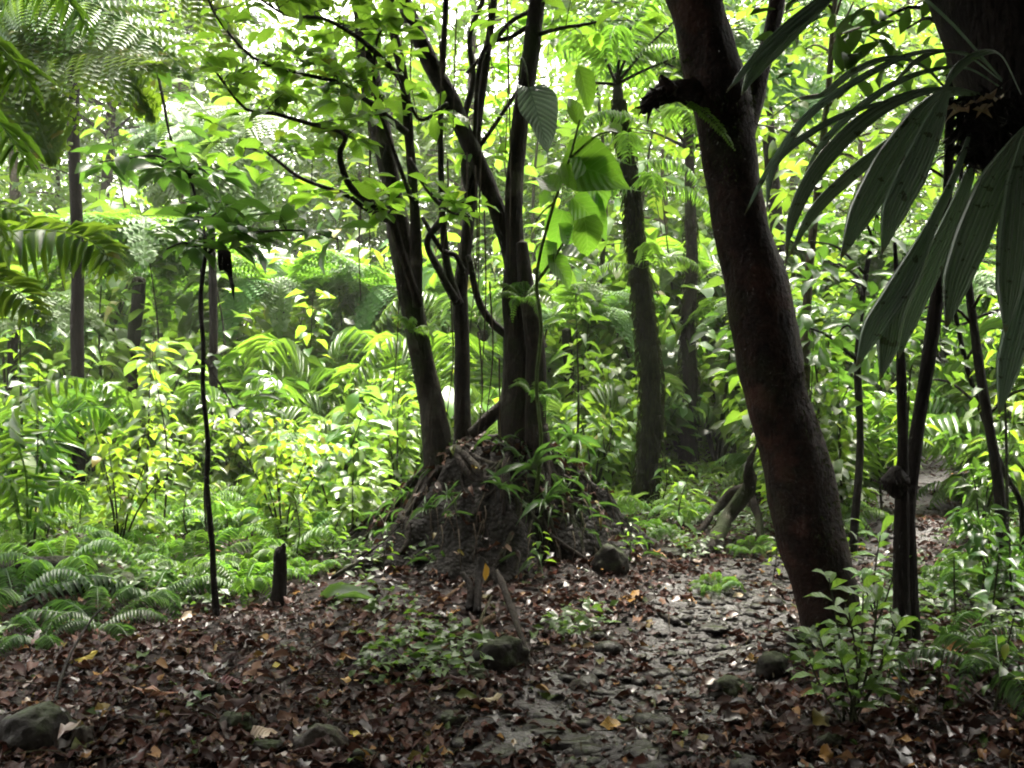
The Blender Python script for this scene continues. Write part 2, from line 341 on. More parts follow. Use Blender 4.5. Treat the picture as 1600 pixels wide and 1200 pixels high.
M['litter'] = leafmat('dead leaf litter', [(0, (.009, .004, .003)), (.22, (.032, .011, .007)), (.40, (.012, .0065, .005)), (.54, (.06, .022, .014)), (.64, (.008, .005, .004)), (.76, (.085, .038, .025)), (.85, (.015, .009, .007)), (.925, (.13, .072, .045)), (.96, (.20, .11, .025)), (.985, (.03, .06, .011))], (.05, .02, .01), .12, .38, wetshare=.10)
M['yellow'] = leafmat('yellow fallen leaf', [(0, (.42, .25, .02)), (1, (.50, .33, .04))], (.4, .25, .02), .2, .4, veins=8)
M['orange'] = leafmat('orange fallen leaf', [(0, (.26, .10, .03)), (1, (.32, .13, .03))], (.25, .1, .02), .15, .4, veins=8)
M['tan'] = leafmat('tan fallen leaf', [(0, (.30, .21, .13)), (1, (.36, .26, .17))], (.2, .13, .06), .15, .35, veins=8)
M['red'] = leafmat('red brown fallen leaf', [(0, (.16, .035, .02)), (1, (.20, .045, .03))], (.15, .03, .02), .12, .35, veins=8)
M['whiteleaf'] = leafmat('bleached fallen leaf', [(0, (.7, .72, .7)), (1, (.75, .76, .72))], (.3, .3, .25), .1, .3)
M['rock'] = rockmat('damp grey rock', (.006, .0048, .0038), (.021, .0165, .013), .5, .55)
M['rock_moss'] = rockmat('mossy rock', (.005, .004, .003), (.016, .012, .009), .62, .65)
M['rock_tan'] = rockmat('brownish rock', (.012, .009, .007), (.042, .032, .023), .35, .5)
M['slab'] = rockmat('wet path stone', (.007, .006, .005), (.024, .020, .018), .15, .35)

# ------------------------------------------------------------------ the setting: ground and path
def axis(lo, hi, n, p, c=0.):
    u = np.linspace(-1, 1, n); v = np.sign(u) * np.abs(u) ** p
    return np.where(v < 0, c + v * (c - lo), c + v * (hi - c))
xs = axis(-70, 70, 300, 2.6, .2); ys = axis(-30, 110, 340, 2.4, 4.6)
X, Y = np.meshgrid(xs, ys); Z = hgt(X, Y)
for i in range(Z.shape[0]):
    if ys[i] < -1 or ys[i] > 16: continue
    for j in range(Z.shape[1]):
        if abs(xs[j]) < 9:
            v = Vector((X[i, j] * 2.3, Y[i, j] * 2.3, 0)); Z[i, j] += .035 * mnoise.noise(v) + .02 * mnoise.noise(v * 3.1) + .008 * mnoise.noise(v * 9)
mb = MB(); nx = len(xs); ny = len(ys)
idx = np.arange(nx * ny).reshape(ny, nx)
mb.add(np.stack([X, Y, Z], -1).reshape(-1, 3), np.stack([idx[:-1, :-1], idx[:-1, 1:], idx[1:, 1:], idx[1:, :-1]], -1).reshape(-1, 4))
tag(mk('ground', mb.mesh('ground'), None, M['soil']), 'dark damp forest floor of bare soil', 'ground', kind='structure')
def gz(x, y):
    """ground height including the fine bumps"""
    z = float(hgt(x, y))
    if -1 < y < 16 and abs(x) < 9:
        v = Vector((x * 2.3, y * 2.3, 0)); z += .035 * mnoise.noise(v) + .02 * mnoise.noise(v * 3.1) + .008 * mnoise.noise(v * 9)
    return z
mb = MB(); V = []; nn, mm = 240, 31
pc = catmull(PATH, nn)
for i in range(nn):
    tdir = pc[min(i + 1, nn - 1), :2] - pc[max(i - 1, 0), :2]; tdir = tdir / np.linalg.norm(tdir); nx_ = np.array([tdir[1], -tdir[0]])
    for k in range(mm):
        u = k / (mm - 1) * 2 - 1; q = pc[i, :2] + nx_ * u * pc[i, 2] * 1.35
        rough = .014 * mnoise.noise(Vector((q[0] * 6, q[1] * 6, 3))) + .01 * mnoise.noise(Vector((q[0] * 17, q[1] * 17, 5)))
        V.append((q[0], q[1], gz(q[0], q[1]) + .012 + rough - .06 * max(0, abs(u) - .62) * 2))
idx = np.arange(nn * mm).reshape(nn, mm)
mb.add(V, np.stack([idx[:-1, :-1], idx[:-1, 1:], idx[1:, 1:], idx[1:, :-1]], -1).reshape(-1, 4))
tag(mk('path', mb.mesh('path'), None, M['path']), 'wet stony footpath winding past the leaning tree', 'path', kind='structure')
def pathdist(x, y):
    d = np.hypot(pc[:, 0] - x, pc[:, 1] - y); i = int(d.argmin()); return d[i] / pc[i, 2]

# ------------------------------------------------------------------ stuff: leaf litter, gravel, ground cover
def litter(n, ylo, yhi, L0, L1):
    mb = MB(); pos = []
    while len(pos) < n:
        y = ylo + (yhi - ylo) * U(0, 1) ** 1.7; x = U(-.62, .62) * (y + .8)
        pd = pathdist(x, y)
        if U(0, 1) > .42 + .58 * float(sstep(.35, 1.0, pd + .25 * mnoise.noise(Vector((x * 3, y * 3, 6))))): continue
        if x < -2 and y > 8.6 and U(0, 1) > .15: continue
        if x < -.9 and 6 < y <= 8.6 and U(0, 1) > .4: continue
        pos.append((x, y, gz(x, y) + U(.006, .03)))
    pos = np.array(pos + ROCKTOP); n = len(pos)
    scatter(mb, T_DRY, pos, rdir(n, -.16, .2), rnrm(n, .3), *(lambda LL: (LL, LL * U(.3, .65, n)))(L0 + (L1 - L0) * U(0, 1, n) ** 1.7))
    return mb
# quad sphere for pebbles
qs = []
for ax in range(3):
    for sg in (-1, 1):
        for a in range(2):
            for b in range(2):
                quad = []
                for (i, j) in ((a, b), (a + 1, b), (a + 1, b + 1), (a, b + 1)):
                    p = [0, 0, 0]; p[ax] = sg; p[(ax + 1) % 3] = (i - 1) * sg; p[(ax + 2) % 3] = j - 1; quad.append(tuple(nrm(np.array(p, float))))
                qs.append(quad)
uniq = {}; qf = []
for q in qs: qf.append([uniq.setdefault(tuple(round(c, 5) for c in v), len(uniq)) for v in q])
QV = np.array(list(uniq.keys())); QF = np.array(qf)
mb = MB()
for _ in range(3800):
    i = int(U(0, nn - 1) ** 1.0 * .62); u = rng.normal(0, .5); tdir = pc[i + 1, :2] - pc[i, :2]; tdir /= np.linalg.norm(tdir)
    q = pc[i, :2] + np.array([tdir[1], -tdir[0]]) * u * pc[i, 2] + tdir * U(-.1, .1)
    s = .007 + .040 * U(0, 1) ** 2.6 * (1.9 if U(0, 1) > .93 else 1); a = U(0, 6.28); c, sn = math.cos(a), math.sin(a)
    v = QV * (1 + rng.normal(0, .12, (len(QV), 1))) * np.array([s * U(.8, 1.4), s * U(.7, 1.1), s * U(.35, .6)])
    v = v @ np.array([[c, sn, 0], [-sn, c, 0], [0, 0, 1]]) + np.array([q[0], q[1], gz(q[0], q[1]) + .008])
    mb.add(v, QF)
tag(mk('gravel', mb.mesh('gravel'), None, M['slab']), 'small wet stones and grit bedded in the footpath', 'gravel', kind='stuff')
def groundcover(n, fn, L0, L1, tms, zlo, zhi, ratio, lift=.0):
    mb = MB(); pos = []
    while len(pos) < n:
        q = fn()
        if q is None: continue
        pos.append((q[0], q[1], gz(*q) + U(0, lift)))
    pos = np.array(pos); L = U(L0, L1, n)
    scatter(mb, tms, pos, rdir(n, zlo, zhi), rnrm(n, .5), L, L * ratio)
    return mb
def meadow():
    y = U(8.3, 24); px = U(-40, 620 if y < 9.3 else 1650); x = (px - 800) / F * y
    if mnoise.noise(Vector((x * .7, y * .7, 1))) < -.12 and y < 12: return None
    if pathdist(x, y) < 1.1: return None
    return x, y
mb = groundcover(26000, meadow, .07, .24, [T_ST[0], T_ST[2], T_LO[0], T_LA[0]], -.1, 1.6, .2, .16)
tag(mk('grass', mb.mesh('grass'), None, M['grass']), 'bright lime grass and low herbs filling the clearing', 'grass', kind='stuff')
def herbs():
    y = U(4.5, 11); x = U(-.6, .6) * y
    pd = pathdist(x, y)
    if pd < 1.15: return None
    thr = .22 if y < 5.8 else (-.04 if x < -.9 else .3 if (x < 1.2 and y < 7.6) else -.08)
    if x > 1.2: thr = -.1
    if mnoise.noise(Vector((x * 1.1 + 7, y * 1.1, 4))) < thr: return None
    return x, y
mb = groundcover(14000, herbs, .03, .09, [T_LO[0], T_LO[1], T_OV[0]], -.1, .8, .55, .14)
tag(mk('ground_cover', mb.mesh('ground_cover'), None, M['cover']), 'low leafy herbs creeping over the damp soil', 'ground cover', kind='stuff')

# ------------------------------------------------------------------ stuff: the far-off wood around the clearing, and unseen shading leaves round the camera
def wood(front):
    mb = MB(); C = []
    for _ in range(3300 if front else 0):                                   # front arc, seen across the clearing
        a = U(-50, 50); d = U(24, 38); px = 800 + F * math.tan(R(a)); x = d * math.tan(R(a)); y = d
        top = 12.5 + 1.5 * math.sin(a * .55) + 1.2 * math.sin(a * 1.3 + 2)
        top -= 3.6 * math.exp(-((px - 830) / 130) ** 2) + 2.5 * math.exp(-((px - 470) / 80) ** 2)
        top *= .8 + .2 * (d - 25) / 13
        C.append((x, y, hgt(x, y) + U(0, 1) ** (.8 if len(C) < 1500 else 1.6) * max(2, top), 1.0))
    for _ in range(0 if front else 950):                    # unseen sides and rear of the camera, added to block light
        a = U(58, 274); d = U(6.5, 14)
        C.append((d * math.sin(R(a)), d * math.cos(R(a)) + 2, U(0, 1) * 11, 1.0))
    for _ in range(0 if front else 620):                    # unseen leaf roof over and behind the camera, added for shade
        x, y = U(-9, 9), U(-9, 1.4); C.append((x, y, 1.5 + .39 * max(y, 2.6) + U(1.5, 5), .9))
    for cx, cy_, cz, s in C:
        n = 52; r = rng.normal(0, 1, (n, 3)) * np.array([.75, .75, .42]) * s
        L = U(.2, .42, n)
        scatter(mb, T_LO if front else T_OV, r + np.array([cx, cy_, cz]), rdir(n, -.6, .3), rnrm(n, .55), L, L * .5)
    return mb
tag(mk('far_forest', wood(True).mesh('far_forest'), None, M['crown']), 'far-off green rainforest closing in the clearing', 'forest', kind='stuff')
tag(mk('unseen_shade_leaves', wood(False).mesh('unseen_shade_leaves'), None, M['crown_dark']), 'unseen dark leaf clumps around and over the camera, added to shade the foreground', 'forest', kind='stuff')  # leaf clumps out of view, added to cut light from behind and overhead

# ------------------------------------------------------------------ generators of plants
def shrub(h, nst, nl, L, ratio, tms, spread=.5, mat='bush', twig=.22):
    st = MB(); fo = MB(); A = []; 
    for _ in range(nst):
        a = U(0, 6.28); sp = spread * U(.3, 1); hh = h * U(.6, 1)
        p = [np.zeros(3) + rdir(1)[0] * .02 * np.array([1, 1, 0]), np.array([math.cos(a) * sp * .35, math.sin(a) * sp * .35, hh * .5]), np.array([math.cos(a) * sp, math.sin(a) * sp, hh])]
        c = tube(st, p, [.012 * h ** .5, .008, .003], 5, 10); A.append(c)
    pos = []; d = []
    for _ in range(nl):
        c = A[rng.integers(0, nst)]; t = U(.18, 1) ** .7; q = c[min(9, int(t * 10))]
        o = rdir(1, -.2, .5)[0] * U(.02, twig * (1.25 - .6 * t)) * h ** .5
        pos.append(q + o); d.append(nrm(o * np.array([1, 1, .4]) + rdir(1)[0] * .08 - np.array([0, 0, .04])))
    Ls = U(.6, 1.1, nl) * L
    scatter(fo, tms, np.array(pos), np.array(d), rnrm(nl, .4), Ls, Ls * ratio)
    return [('stem', st.mesh('stem'), M['stem']), ('foliage', fo.mesh('foliage'), M[mat])]
def sapling(h, nl, L, ratio, tms, mat='bush', bend=.1, start=.35, whorl=False):
    st = MB(); fo = MB(); a = U(0, 6.28)
    p = [np.zeros(3), np.array([math.cos(a) * bend, math.sin(a) * bend, h * .5]), np.array([0.02, 0.02, h])]
    c = tube(st, p, [.011 * h ** .5, .008 * h ** .5, .003], 5, 24)
    pos = []; d = []
    for i in range(nl):
        t = start + (1 - start) * (i / nl) ** (.6 if whorl else .9)
        q = c[min(23, int(t * 24))]; az = i * 2.4 + U(-.4, .4); o = np.array([math.cos(az), math.sin(az), U(-.05, .45)])
        e = q + o * U(.03, .10) * (1.4 - .7 * t) * h ** .5; tube(st, [q, e], [.003, .002], 4, 3)
        pos.append(e); d.append(nrm(o + np.array([0, 0, -.25])))
    Ls = U(.65, 1.1, nl) * L
    scatter(fo, tms, np.array(pos), np.array(d), rnrm(nl, .3), Ls, Ls * ratio)
    return [('stem', st.mesh('stem'), M['stem']), ('foliage', fo.mesh('foliage'), M[mat])]
def frond_mb(pts, npin, plen, pw, mb=None, st=None, droop=.35, bip=False, r0=.006, up=(0, 0, 1), tms=None, start=.12):
    """pinnate frond along a curved rachis; bip = twice divided"""
    mb = mb or MB(); c = tube(st or mb, pts, [r0, r0 * .6, r0 * .25], 4, 26)
    t = nrm(np.gradient(c, axis=0)); tms = tms or [T_LA[0]]
    for i in range(npin):
        u = start + (1 - start) * (i + .5) / npin; k = min(25, int(u * 26)); q = c[k]
        prof = math.sin(math.pi * min(1, (u * .92 + .06)) ** .75) ** .8
        n = nrm(np.array(up) + .15 * rng.normal(0, 1, 3)); side = nrm(np.cross(t[k], n)); n2 = np.cross(side, t[k])
        for s in (-1, 1):
            d = nrm(side * s + t[k] * .42 - np.array([0, 0, droop * U(.6, 1.3)])); L = plen * prof * U(.9, 1.08)
            if not bip: put(mb, tms[rng.integers(0, len(tms))], q[None], d[None], n2[None], L, pw * (.6 + .4 * prof))
            else:
                m = max(4, int(L / (pw * 1.1))); w = np.arange(m) / m; pp = q + d * (w * L)[:, None] - np.array([0, 0, .12]) * (w ** 2 * L)[:, None]
                dd = nrm(np.cross(d, n2)); sl = (1 - w) ** .6 * pw * 2.6 + pw * .3
                put(mb, T_LO[0], pp, nrm(dd + d * .45), n2, sl, pw)
                put(mb, T_LO[0], pp, nrm(-dd + d * .45), n2, sl, pw)
    return mb
def arch(L, rise, drop, n=5):
    t = np.linspace(0, 1, n); return np.stack([L * t * (1 - .12 * t), 0 * t, rise * np.sin(t * 2.0) - drop * t ** 2.4], 1)
def fern(nf, L, mat='fern', bip=False, rise=.5, stem_h=0., npin=22, pw=.03, plen=.22, trunk=None):
    rise *= L; ms = [frond_mb(arch(L * U(.85, 1.1), rise * U(.7, 1.2), L * U(.25, .55)), npin, L * plen, pw, bip=bip).mesh('frond') for _ in range(3)]
    out = []
    if trunk: out.append(('trunk', trunk, M['bark_moss']))
    for i in range(nf):
        out.append(('frond', ms[i % 3], M[mat], (U(-.15, .15), U(-.25, .2), i * 6.283 / nf + U(-.25, .25)), (0, 0, stem_h), U(.75, 1.1)))
    return out
def strapplant(n, L, w, mat='strap'):
    ms = []
    for k in range(3):
        m = MB(); put(m, T_ST[k], np.zeros((1, 3)), np.array([[1, 0, .9 - .2 * k]]), np.array([[-.8, 0, 1]]), L * U(.8, 1.1), w); ms.append(m.mesh('leaf'))
    return [('leaf', ms[i % 3], M[mat], (U(-.2, .2), U(-.5, .3), i * 2.4 + U(-.2, .2)), (0, 0, 0), U(.65, 1.1)) for i in range(n)]
def bigleafplant(n, L, h, mat='bigleaf'):
    st = MB(); ms = []
    out = []
    for i in range(n):
        a = i * 2.4 + U(-.3, .3); hh = h * U(.55, 1); rr = .35 * h * U(.6, 1.1); e = np.array([math.cos(a) * rr, math.sin(a) * rr, hh])
        tube(st, [np.zeros(3), e * np.array([.35, .35, .6]), e], [.010, .007, .005], 5, 8)
        m = MB(); put(m, T_BIG[i % 3], e[None], np.array([[math.cos(a), math.sin(a), -.35]]), np.array([[math.cos(a) * .5, math.sin(a) * .5, 1]]), L * U(.75, 1.1), L * .55)
        out.append(('leaf', m.mesh('leaf'), M[mat]))
    return [('stem', st.mesh('stem'), M['stem_green'])] + out
def clump(mb, c, sc, n, L, ratio, tms):
    r = rng.normal(0, 1, (n, 3)) * np.asarray(sc); d = nrm(r * np.array([1, 1, .3]) + .5 * rdir(n, -.6, .1)); Ls = U(.6, 1.1, n) * L
    scatter(mb, tms, r + np.asarray(c), d, rnrm(n, .45), Ls, Ls * ratio)
def bgtree(h, r, cr, nclump, npc, L, ratio, tms, mat='crown', bark='bark_grey', zlo=.35, lean=.2):
    tr = MB(); cw = MB()
    p = np.array([(0, 0, -.1), (lean * .2, .1, h * .35), (lean * .6, 0, h * .7), (lean, 0, h)])
    c = tube(tr, p, [r * 1.25, r, r * .7, r * .2], 8, 22, .12, U(0, 9))
    for _ in range(nclump):
        u = U(zlo, 1.05); q = c[min(21, int(u * 22))]; a = U(0, 6.28); rad = cr * U(.25, 1) * (1.15 - .55 * abs(u - .6))
        e = q + np.array([math.cos(a) * rad, math.sin(a) * rad, U(-.1, .35) * rad])
        tube(tr, [q, (q + e) / 2 + np.array([0, 0, .12 * rad]), e], [r * .28, r * .16, .006], 5, 7)
        clump(cw, e, (.42 * cr ** .5, .42 * cr ** .5, .2 * cr ** .5), npc, L, ratio, tms)
    return [('trunk', tr.mesh('trunk'), M[bark]), ('crown', cw.mesh('crown'), M[mat])]

# ------------------------------------------------------------------ heroes
def pxline(pts, d0, d1=None):
    d1 = d0 if d1 is None else d1; n = len(pts); ds = np.linspace(d0, d1, n)
    return np.array([P(p[0], p[1], d) for p, d in zip(pts, ds)]), np.array([p[2] / 2 / F * d if len(p) > 2 else .01 for p, d in zip(pts, ds)])
def leafy(br, fo, c, r, ncl, per, L, ratio, tms, spread=.22, tmin=.15, flat=.35):
    """twigs with rosettes of leaves along a branch line c"""
    n = len(c)
    for _ in range(ncl):
        k = int(U(tmin, .999) * n); q = c[k]; o = rdir(1, -.2, .6)[0] * U(.05, spread); e = q + o
        tube(br, [q, q + o * .5 + np.array([0, 0, .01]), e], [.004, .003, .0018], 4, 5)
        m = int(per * U(.6, 1.4)) + 1; d = nrm(nrm(o) * .7 + rdir(m, -.5, .45)); Ls = U(.6, 1.1, m) * L
        scatter(fo, tms, e + d * .012 + rng.normal(0, .02, (m, 3)), d, rnrm(m, flat), Ls, Ls * ratio)
def canopy(tr, cw, root, cx, cy_, rx, ry, n, npc, thick=2.2, r=.09, L=.3, ratio=.45):
    """crown high over the path: limbs from the trunk top out to leaf clumps, all above the top of the frame"""
    for i in range(n):
        a = U(0, 6.28); q = math.sqrt(U(0, 1)); x = cx + rx * q * math.cos(a); y = cy_ + ry * q * math.sin(a)
        z = 1.5 + .39 * max(y, 2.6) + 1.1 + U(0, thick)
        e = np.array([x, y, z])
        if i % 2 == 0: tube(tr, [root, root * .45 + e * .55 + np.array([0, 0, .35]), e], [r, r * .5, .012], 6, 10, .1, i)
        clump(cw, e, (.55, .55, .2), npc, L, ratio, T_OB)
def ribbon(mb, pts, w, nhint, ncol=9, pleat=.06, n=22, curl=0.):
    """long pleated leaf lobe along a 3-D line"""
    c = catmull(pts, n); t = nrm(np.gradient(c, axis=0)); ww = np.interp(np.linspace(0, 1, n), np.linspace(0, 1, len(w)), w)
    V = []; UV = []; nh = np.asarray(nhint, float)
    for i in range(n):
        x = nrm(np.cross(t[i], nh)); z = np.cross(x, t[i])
        for k in range(ncol):
            u = k / (ncol - 1) * 2 - 1
            V.append(c[i] + x * u * ww[i] * .5 + z * (ww[i] * pleat * (1 if k % 2 else -1) - curl * ww[i] * u * u)); UV.append((k / (ncol - 1), i / (n - 1)))
    idx = np.arange(n * ncol).reshape(n, ncol)
    mb.add(V, np.stack([idx[:-1, :-1], idx[:-1, 1:], idx[1:, 1:], idx[1:, :-1]], -1).reshape(-1, 4), UV)

# --- A: the big dark trunk leaning over the path
o = G(1300, 985); dA = o[1]
tA = thing('leaning_tree', 'big dark reddish trunk leaning over the path, with a broken branch stub', 'tree', o)
ln, rr = pxline([(1325, 1060, 112), (1303, 985, 100), (1284, 900, 100), (1258, 800, 106), (1232, 700, 104), (1210, 600, 99), (1188, 500, 97), (1166, 400, 90), (1147, 300, 80), (1133, 220, 82), (1124, 150, 92), (1104, 80, 90), (1084, 0, 90), (1050, -120, 80), (1020, -260, 70), (1000, -420, 55)], dA)
mb = MB(); tube(mb, ln, rr, 28, 130, .2, 3.1, 3.6)
part('trunk', mb, M['bark_big'], tA, o)
cA = catmull(ln, 160); rA = np.interp(np.linspace(0, 1, 160), np.linspace(0, 1, len(rr)), rr); mb = MB(); pos = []; dr = []
while len(pos) < 900:
    k = int(U(2, 118)); an = U(0, 6.28); q = cA[k] + np.array([math.cos(an), math.sin(an), 0]) * rA[k] * 1.0
    if mnoise.noise(Vector(tuple(q * 2.6 + 3))) < .12: continue
    pos.append(q); dr.append((math.cos(an) * .6, math.sin(an) * .6, U(-1, .2)))
n = len(pos); put(mb, T_LA[1], np.array(pos), np.array(dr), rnrm(n, .6), U(.02, .05, n), U(.004, .012, n)); part('moss', mb, M['moss'], tA, o)['kind'] = 'stuff'
mb = MB(); cw = MB()
canopy(mb, cw, ln[-2], 1.3, 4.4, 3.8, 3.4, 100, 80)
part('crown_limb', mb, M['bark_big'], tA, o); part('crown', cw, M['crown_dark'], tA, o)
mb = MB(); a_, b_ = pxline([(1135, 165, 58), (1095, 150, 46), (1055, 147, 38), (1030, 152, 34), (1012, 163, 26), (1004, 178, 12)], dA, dA - .25); tube(mb, a_, b_, 10, 26, .3, 5, 9.)
a_, b_ = pxline([(1050, 147, 24), (1036, 132, 20), (1030, 122, 8)], dA - .2); tube(mb, a_, b_, 7, 8, .3, 2, 9.)
for sx, sy, ex, ey in [(1012, 160, 996, 184), (1020, 150, 1000, 158), (1016, 170, 1010, 196), (1026, 146, 1012, 140), (1008, 168, 990, 172)]:
    a_, b_ = pxline([(sx + 12, sy - 4, 14), (sx, sy, 10), (ex, ey, 2)], dA - .25); tube(mb, a_, b_, 5, 8, .4, sx, 9.)
part('branch_stub', mb, M['bark_big'], tA, o, 'broken ragged branch stub')
mb = MB(); a_, b_ = pxline([(1150, 235, 46), (1170, 170, 36), (1186, 110, 30), (1203, 50, 26), (1216, -30, 22), (1240, -160, 18)], dA, dA + .5); tube(mb, a_, b_, 9, 26, .12, 6, 6.)
part('branch', mb, M['bark_big'], tA, o, 'upright side branch')

# --- B: the multi-stemmed tree on its mound of roots
oB = np.array([-.08, 7.25, float(hgt(-.08, 7.25))]); dB = 7.25
tB = thing('rooted_tree', 'many-stemmed dark tree standing on a raised mound of tangled roots', 'tree', oB)
STEMS = [
    [(700, 790, 84), (688, 730, 62), (677, 650, 46), (668, 600, 42), (650, 510, 42), (632, 400, 46), (614, 300, 32), (594, 200, 40), (577, 110, 36), (566, 0, 30), (556, -140, 26), (540, -300, 20)],
    [(652, 480, 18), (651, 400, 22), (648, 320, 17), (641, 230, 17), (632, 130, 18), (618, 60, 17), (611, 0, 16), (600, -150, 13)],
    [(822, 500, 36), (806, 440, 32), (790, 370, 30), (766, 300, 31), (732, 225, 31), (705, 160, 32), (668, 90, 31), (634, 10, 26), (600, -80, 24), (560, -200, 18)],
    [(815, 800, 130), (815, 720, 92), (816, 640, 78), (815, 560, 64), (809, 480, 56), (805, 400, 34), (803, 300, 31), (812, 200, 30), (826, 110, 31), (840, 0, 29), (852, -130, 26), (860, -300, 20)],
    [(838, 700, 40), (838, 600, 38), (835, 530, 34), (822, 450, 30), (816, 380, 20)],
    [(722, 790, 60), (723, 700, 36), (722, 600, 28), (721, 520, 27), (719, 460, 28), (728, 390, 22), (736, 310, 22), (747, 200, 14), (757, 120, 15), (768, 40, 14), (778, -60, 12), (790, -200, 9)],
    [(716, 475, 20), (700, 420, 15), (693, 360, 12), (690, 280, 11), (689, 190, 10), (693, 90, 11), (698, 0, 10), (702, -120, 8)],
    [(736, 300, 20), (727, 270, 15), (726, 190, 12), (740, 130, 12), (735, 60, 9), (760, -10, 9), (780, -120, 7)],
]
DEP = [0, -.1, .12, .05, -.12, .18, .1, .25]
for i, st in enumerate(STEMS):
    mb = MB(); a_, b_ = pxline(st, dB + DEP[i]); tube(mb, a_, b_ * .88, 14 if b_[0] > .08 else 9, 60, .14, i * 2.7, 7.)
    part('trunk', mb, M['bark_root'], tB, oB)
for i, st in enumerate([[(732, 400, 10), (748, 470, 11), (770, 505, 12), (800, 530, 14), (820, 545, 14)], [(738, 680, 22), (760, 658, 22), (785, 635, 22), (806, 610, 20)], [(690, 345, 12), (668, 380, 10), (690, 430, 12), (712, 470, 14)],
                        [(845, 545, 20), (838, 520, 18), (826, 470, 14)], [(660, 340, 6), (690, 390, 8), (712, 400, 8), (724, 425, 10)]]):
    mb = MB(); a_, b_ = pxline(st, dB + .05); tube(mb, a_, b_, 8, 24, .15, i, 8.); part('branch', mb, M['bark_root'], tB, oB)
BR = [([(655, 480, 13), (628, 395, 13), (610, 340, 14), (580, 318, 13), (548, 292, 11), (532, 245, 9), (540, 212, 8), (482, 195, 7), (430, 180, 6), (385, 172, 5), (335, 108, 3)], 6.9, 6.0, 46),
      ([(605, 345, 11), (570, 325, 9), (540, 305, 8), (472, 280, 6), (418, 240, 5), (370, 222, 3)], 7.1, 6.4, 26),
      ([(636, 210, 12), (598, 178, 9), (560, 150, 8), (530, 132, 7), (470, 118, 6), (400, 95, 5), (345, 35, 4), (325, -10, 3)], 7.0, 5.8, 44),
      ([(622, 120, 10), (570, 70, 8), (510, 35, 6), (455, 30, 5), (410, 5, 3)], 7.0, 5.7, 34),
      ([(832, 62, 8), (870, 50, 7), (928, 40, 4), (960, 25, 2)], 7.3, 7.0, 9), ([(840, 20, 8), (800, 38, 7), (760, 85, 7), (730, 118, 6)], 7.3, 7.5, 9),
      ([(690, 350, 9), (735, 290, 8), (752, 95, 8), (800, 62, 7), (836, 40, 8)], 7.4, 7.3, 8), ([(812, 140, 6), (768, 205, 7), (735, 250, 9)], 7.4, 7.5, 6),
      ([(640, 250, 8), (670, 300, 7), (700, 330, 5), (735, 340, 3)], 7.0, 6.8, 12), ([(650, 330, 8), (610, 220, 6), (588, 150, 6), (590, 70, 5), (620, 20, 4)], 6.9, 6.6, 22),
      ([(700, 165, 8), (660, 190, 6), (640, 160, 4), (610, 100, 3)], 7.2, 6.9, 14)]
for i, (pts, d0, d1, ncl) in enumerate(BR):
    br = MB(); fo = MB(); a_, b_ = pxline(pts, d0, d1); c = tube(br, a_, b_, 7, 30, .1, i, 8.)
    leafy(br, fo, c, b_, int(ncl * .78), 4.0, .19, .46, T_OB, .34, .22, .45)
    b = part('branch', br, M['bark_root'], tB, oB); f = part('foliage', fo, M['twigleaf'], b, oB)
mb = MB(); cw = MB()
for k in (0, 2, 3): canopy(mb, cw, pxline(STEMS[k], dB + DEP[k])[0][-1], [-.9, 0, 1.2][k if k < 3 else 2], 6.1, 2.6, 2.4, 36, 75, 2.4, .06)
part('crown_limb', mb, M['bark_root'], tB, oB); part('crown', cw, M['crown_dark'], tB, oB)
# root mound: a lumpy cone of soil and matted roots, wound with separate roots
def mound_r(a):
    return 1.12 + .22 * max(0, -math.cos(a)) ** 2 + .10 * math.sin(3 * a + 1) + .06 * math.sin(7 * a) + .04 * math.sin(13 * a + 2)
def mound_z(x, y):
    dx, dy = (x - oB[0]) / .98, (y - oB[1]) / .80; q = math.hypot(dx, dy) / mound_r(math.atan2(dy, dx)); u = min(1.15, q)
    left = max(0, -dx)
    z = (.80 + .05 * dx) * (1 - float(sstep(.12 - .1 * min(1, left), 1.12, u))) + .05 * max(0, 1 - u) + .07 * mnoise.noise(Vector((x * 3.3, y * 3.3, 2))) + .05 * mnoise.noise(Vector((x * 8, y * 8, 2)))
    return oB[2] - .10 + z - .12 * float(sstep(.95, 1.15, u))
mb = MB(); V = []; NR, NA = 44, 120
for i in range(NR):
    for k in range(NA):
        a = 2 * math.pi * k / NA; u = .02 + 1.12 * i / (NR - 1); r = u * mound_r(a); x = oB[0] + .98 * r * math.cos(a); y = oB[1] + .80 * r * math.sin(a)
        q = .05 * mnoise.noise(Vector((x * 6, y * 6, 9))); V.append((x + q, y - q, mound_z(x, y) + .03 * mnoise.noise(Vector((x * 18, y * 18, 4)))))
idx = np.arange(NR * NA).reshape(NR, NA)
mb.add(V, np.stack([idx[:-1], np.roll(idx[:-1], -1, 1), np.roll(idx[1:], -1, 1), idx[1:]], -1).reshape(-1, 4))
part('root_mound', mb, M['mound'], tB, oB, 'dark soil held between the roots')
FEET = [(P(690, 740, 7.25), .11), (P(723, 745, 7.43), .08), (P(815, 720, 7.3), .17), (P(838, 700, 7.13), .09)]
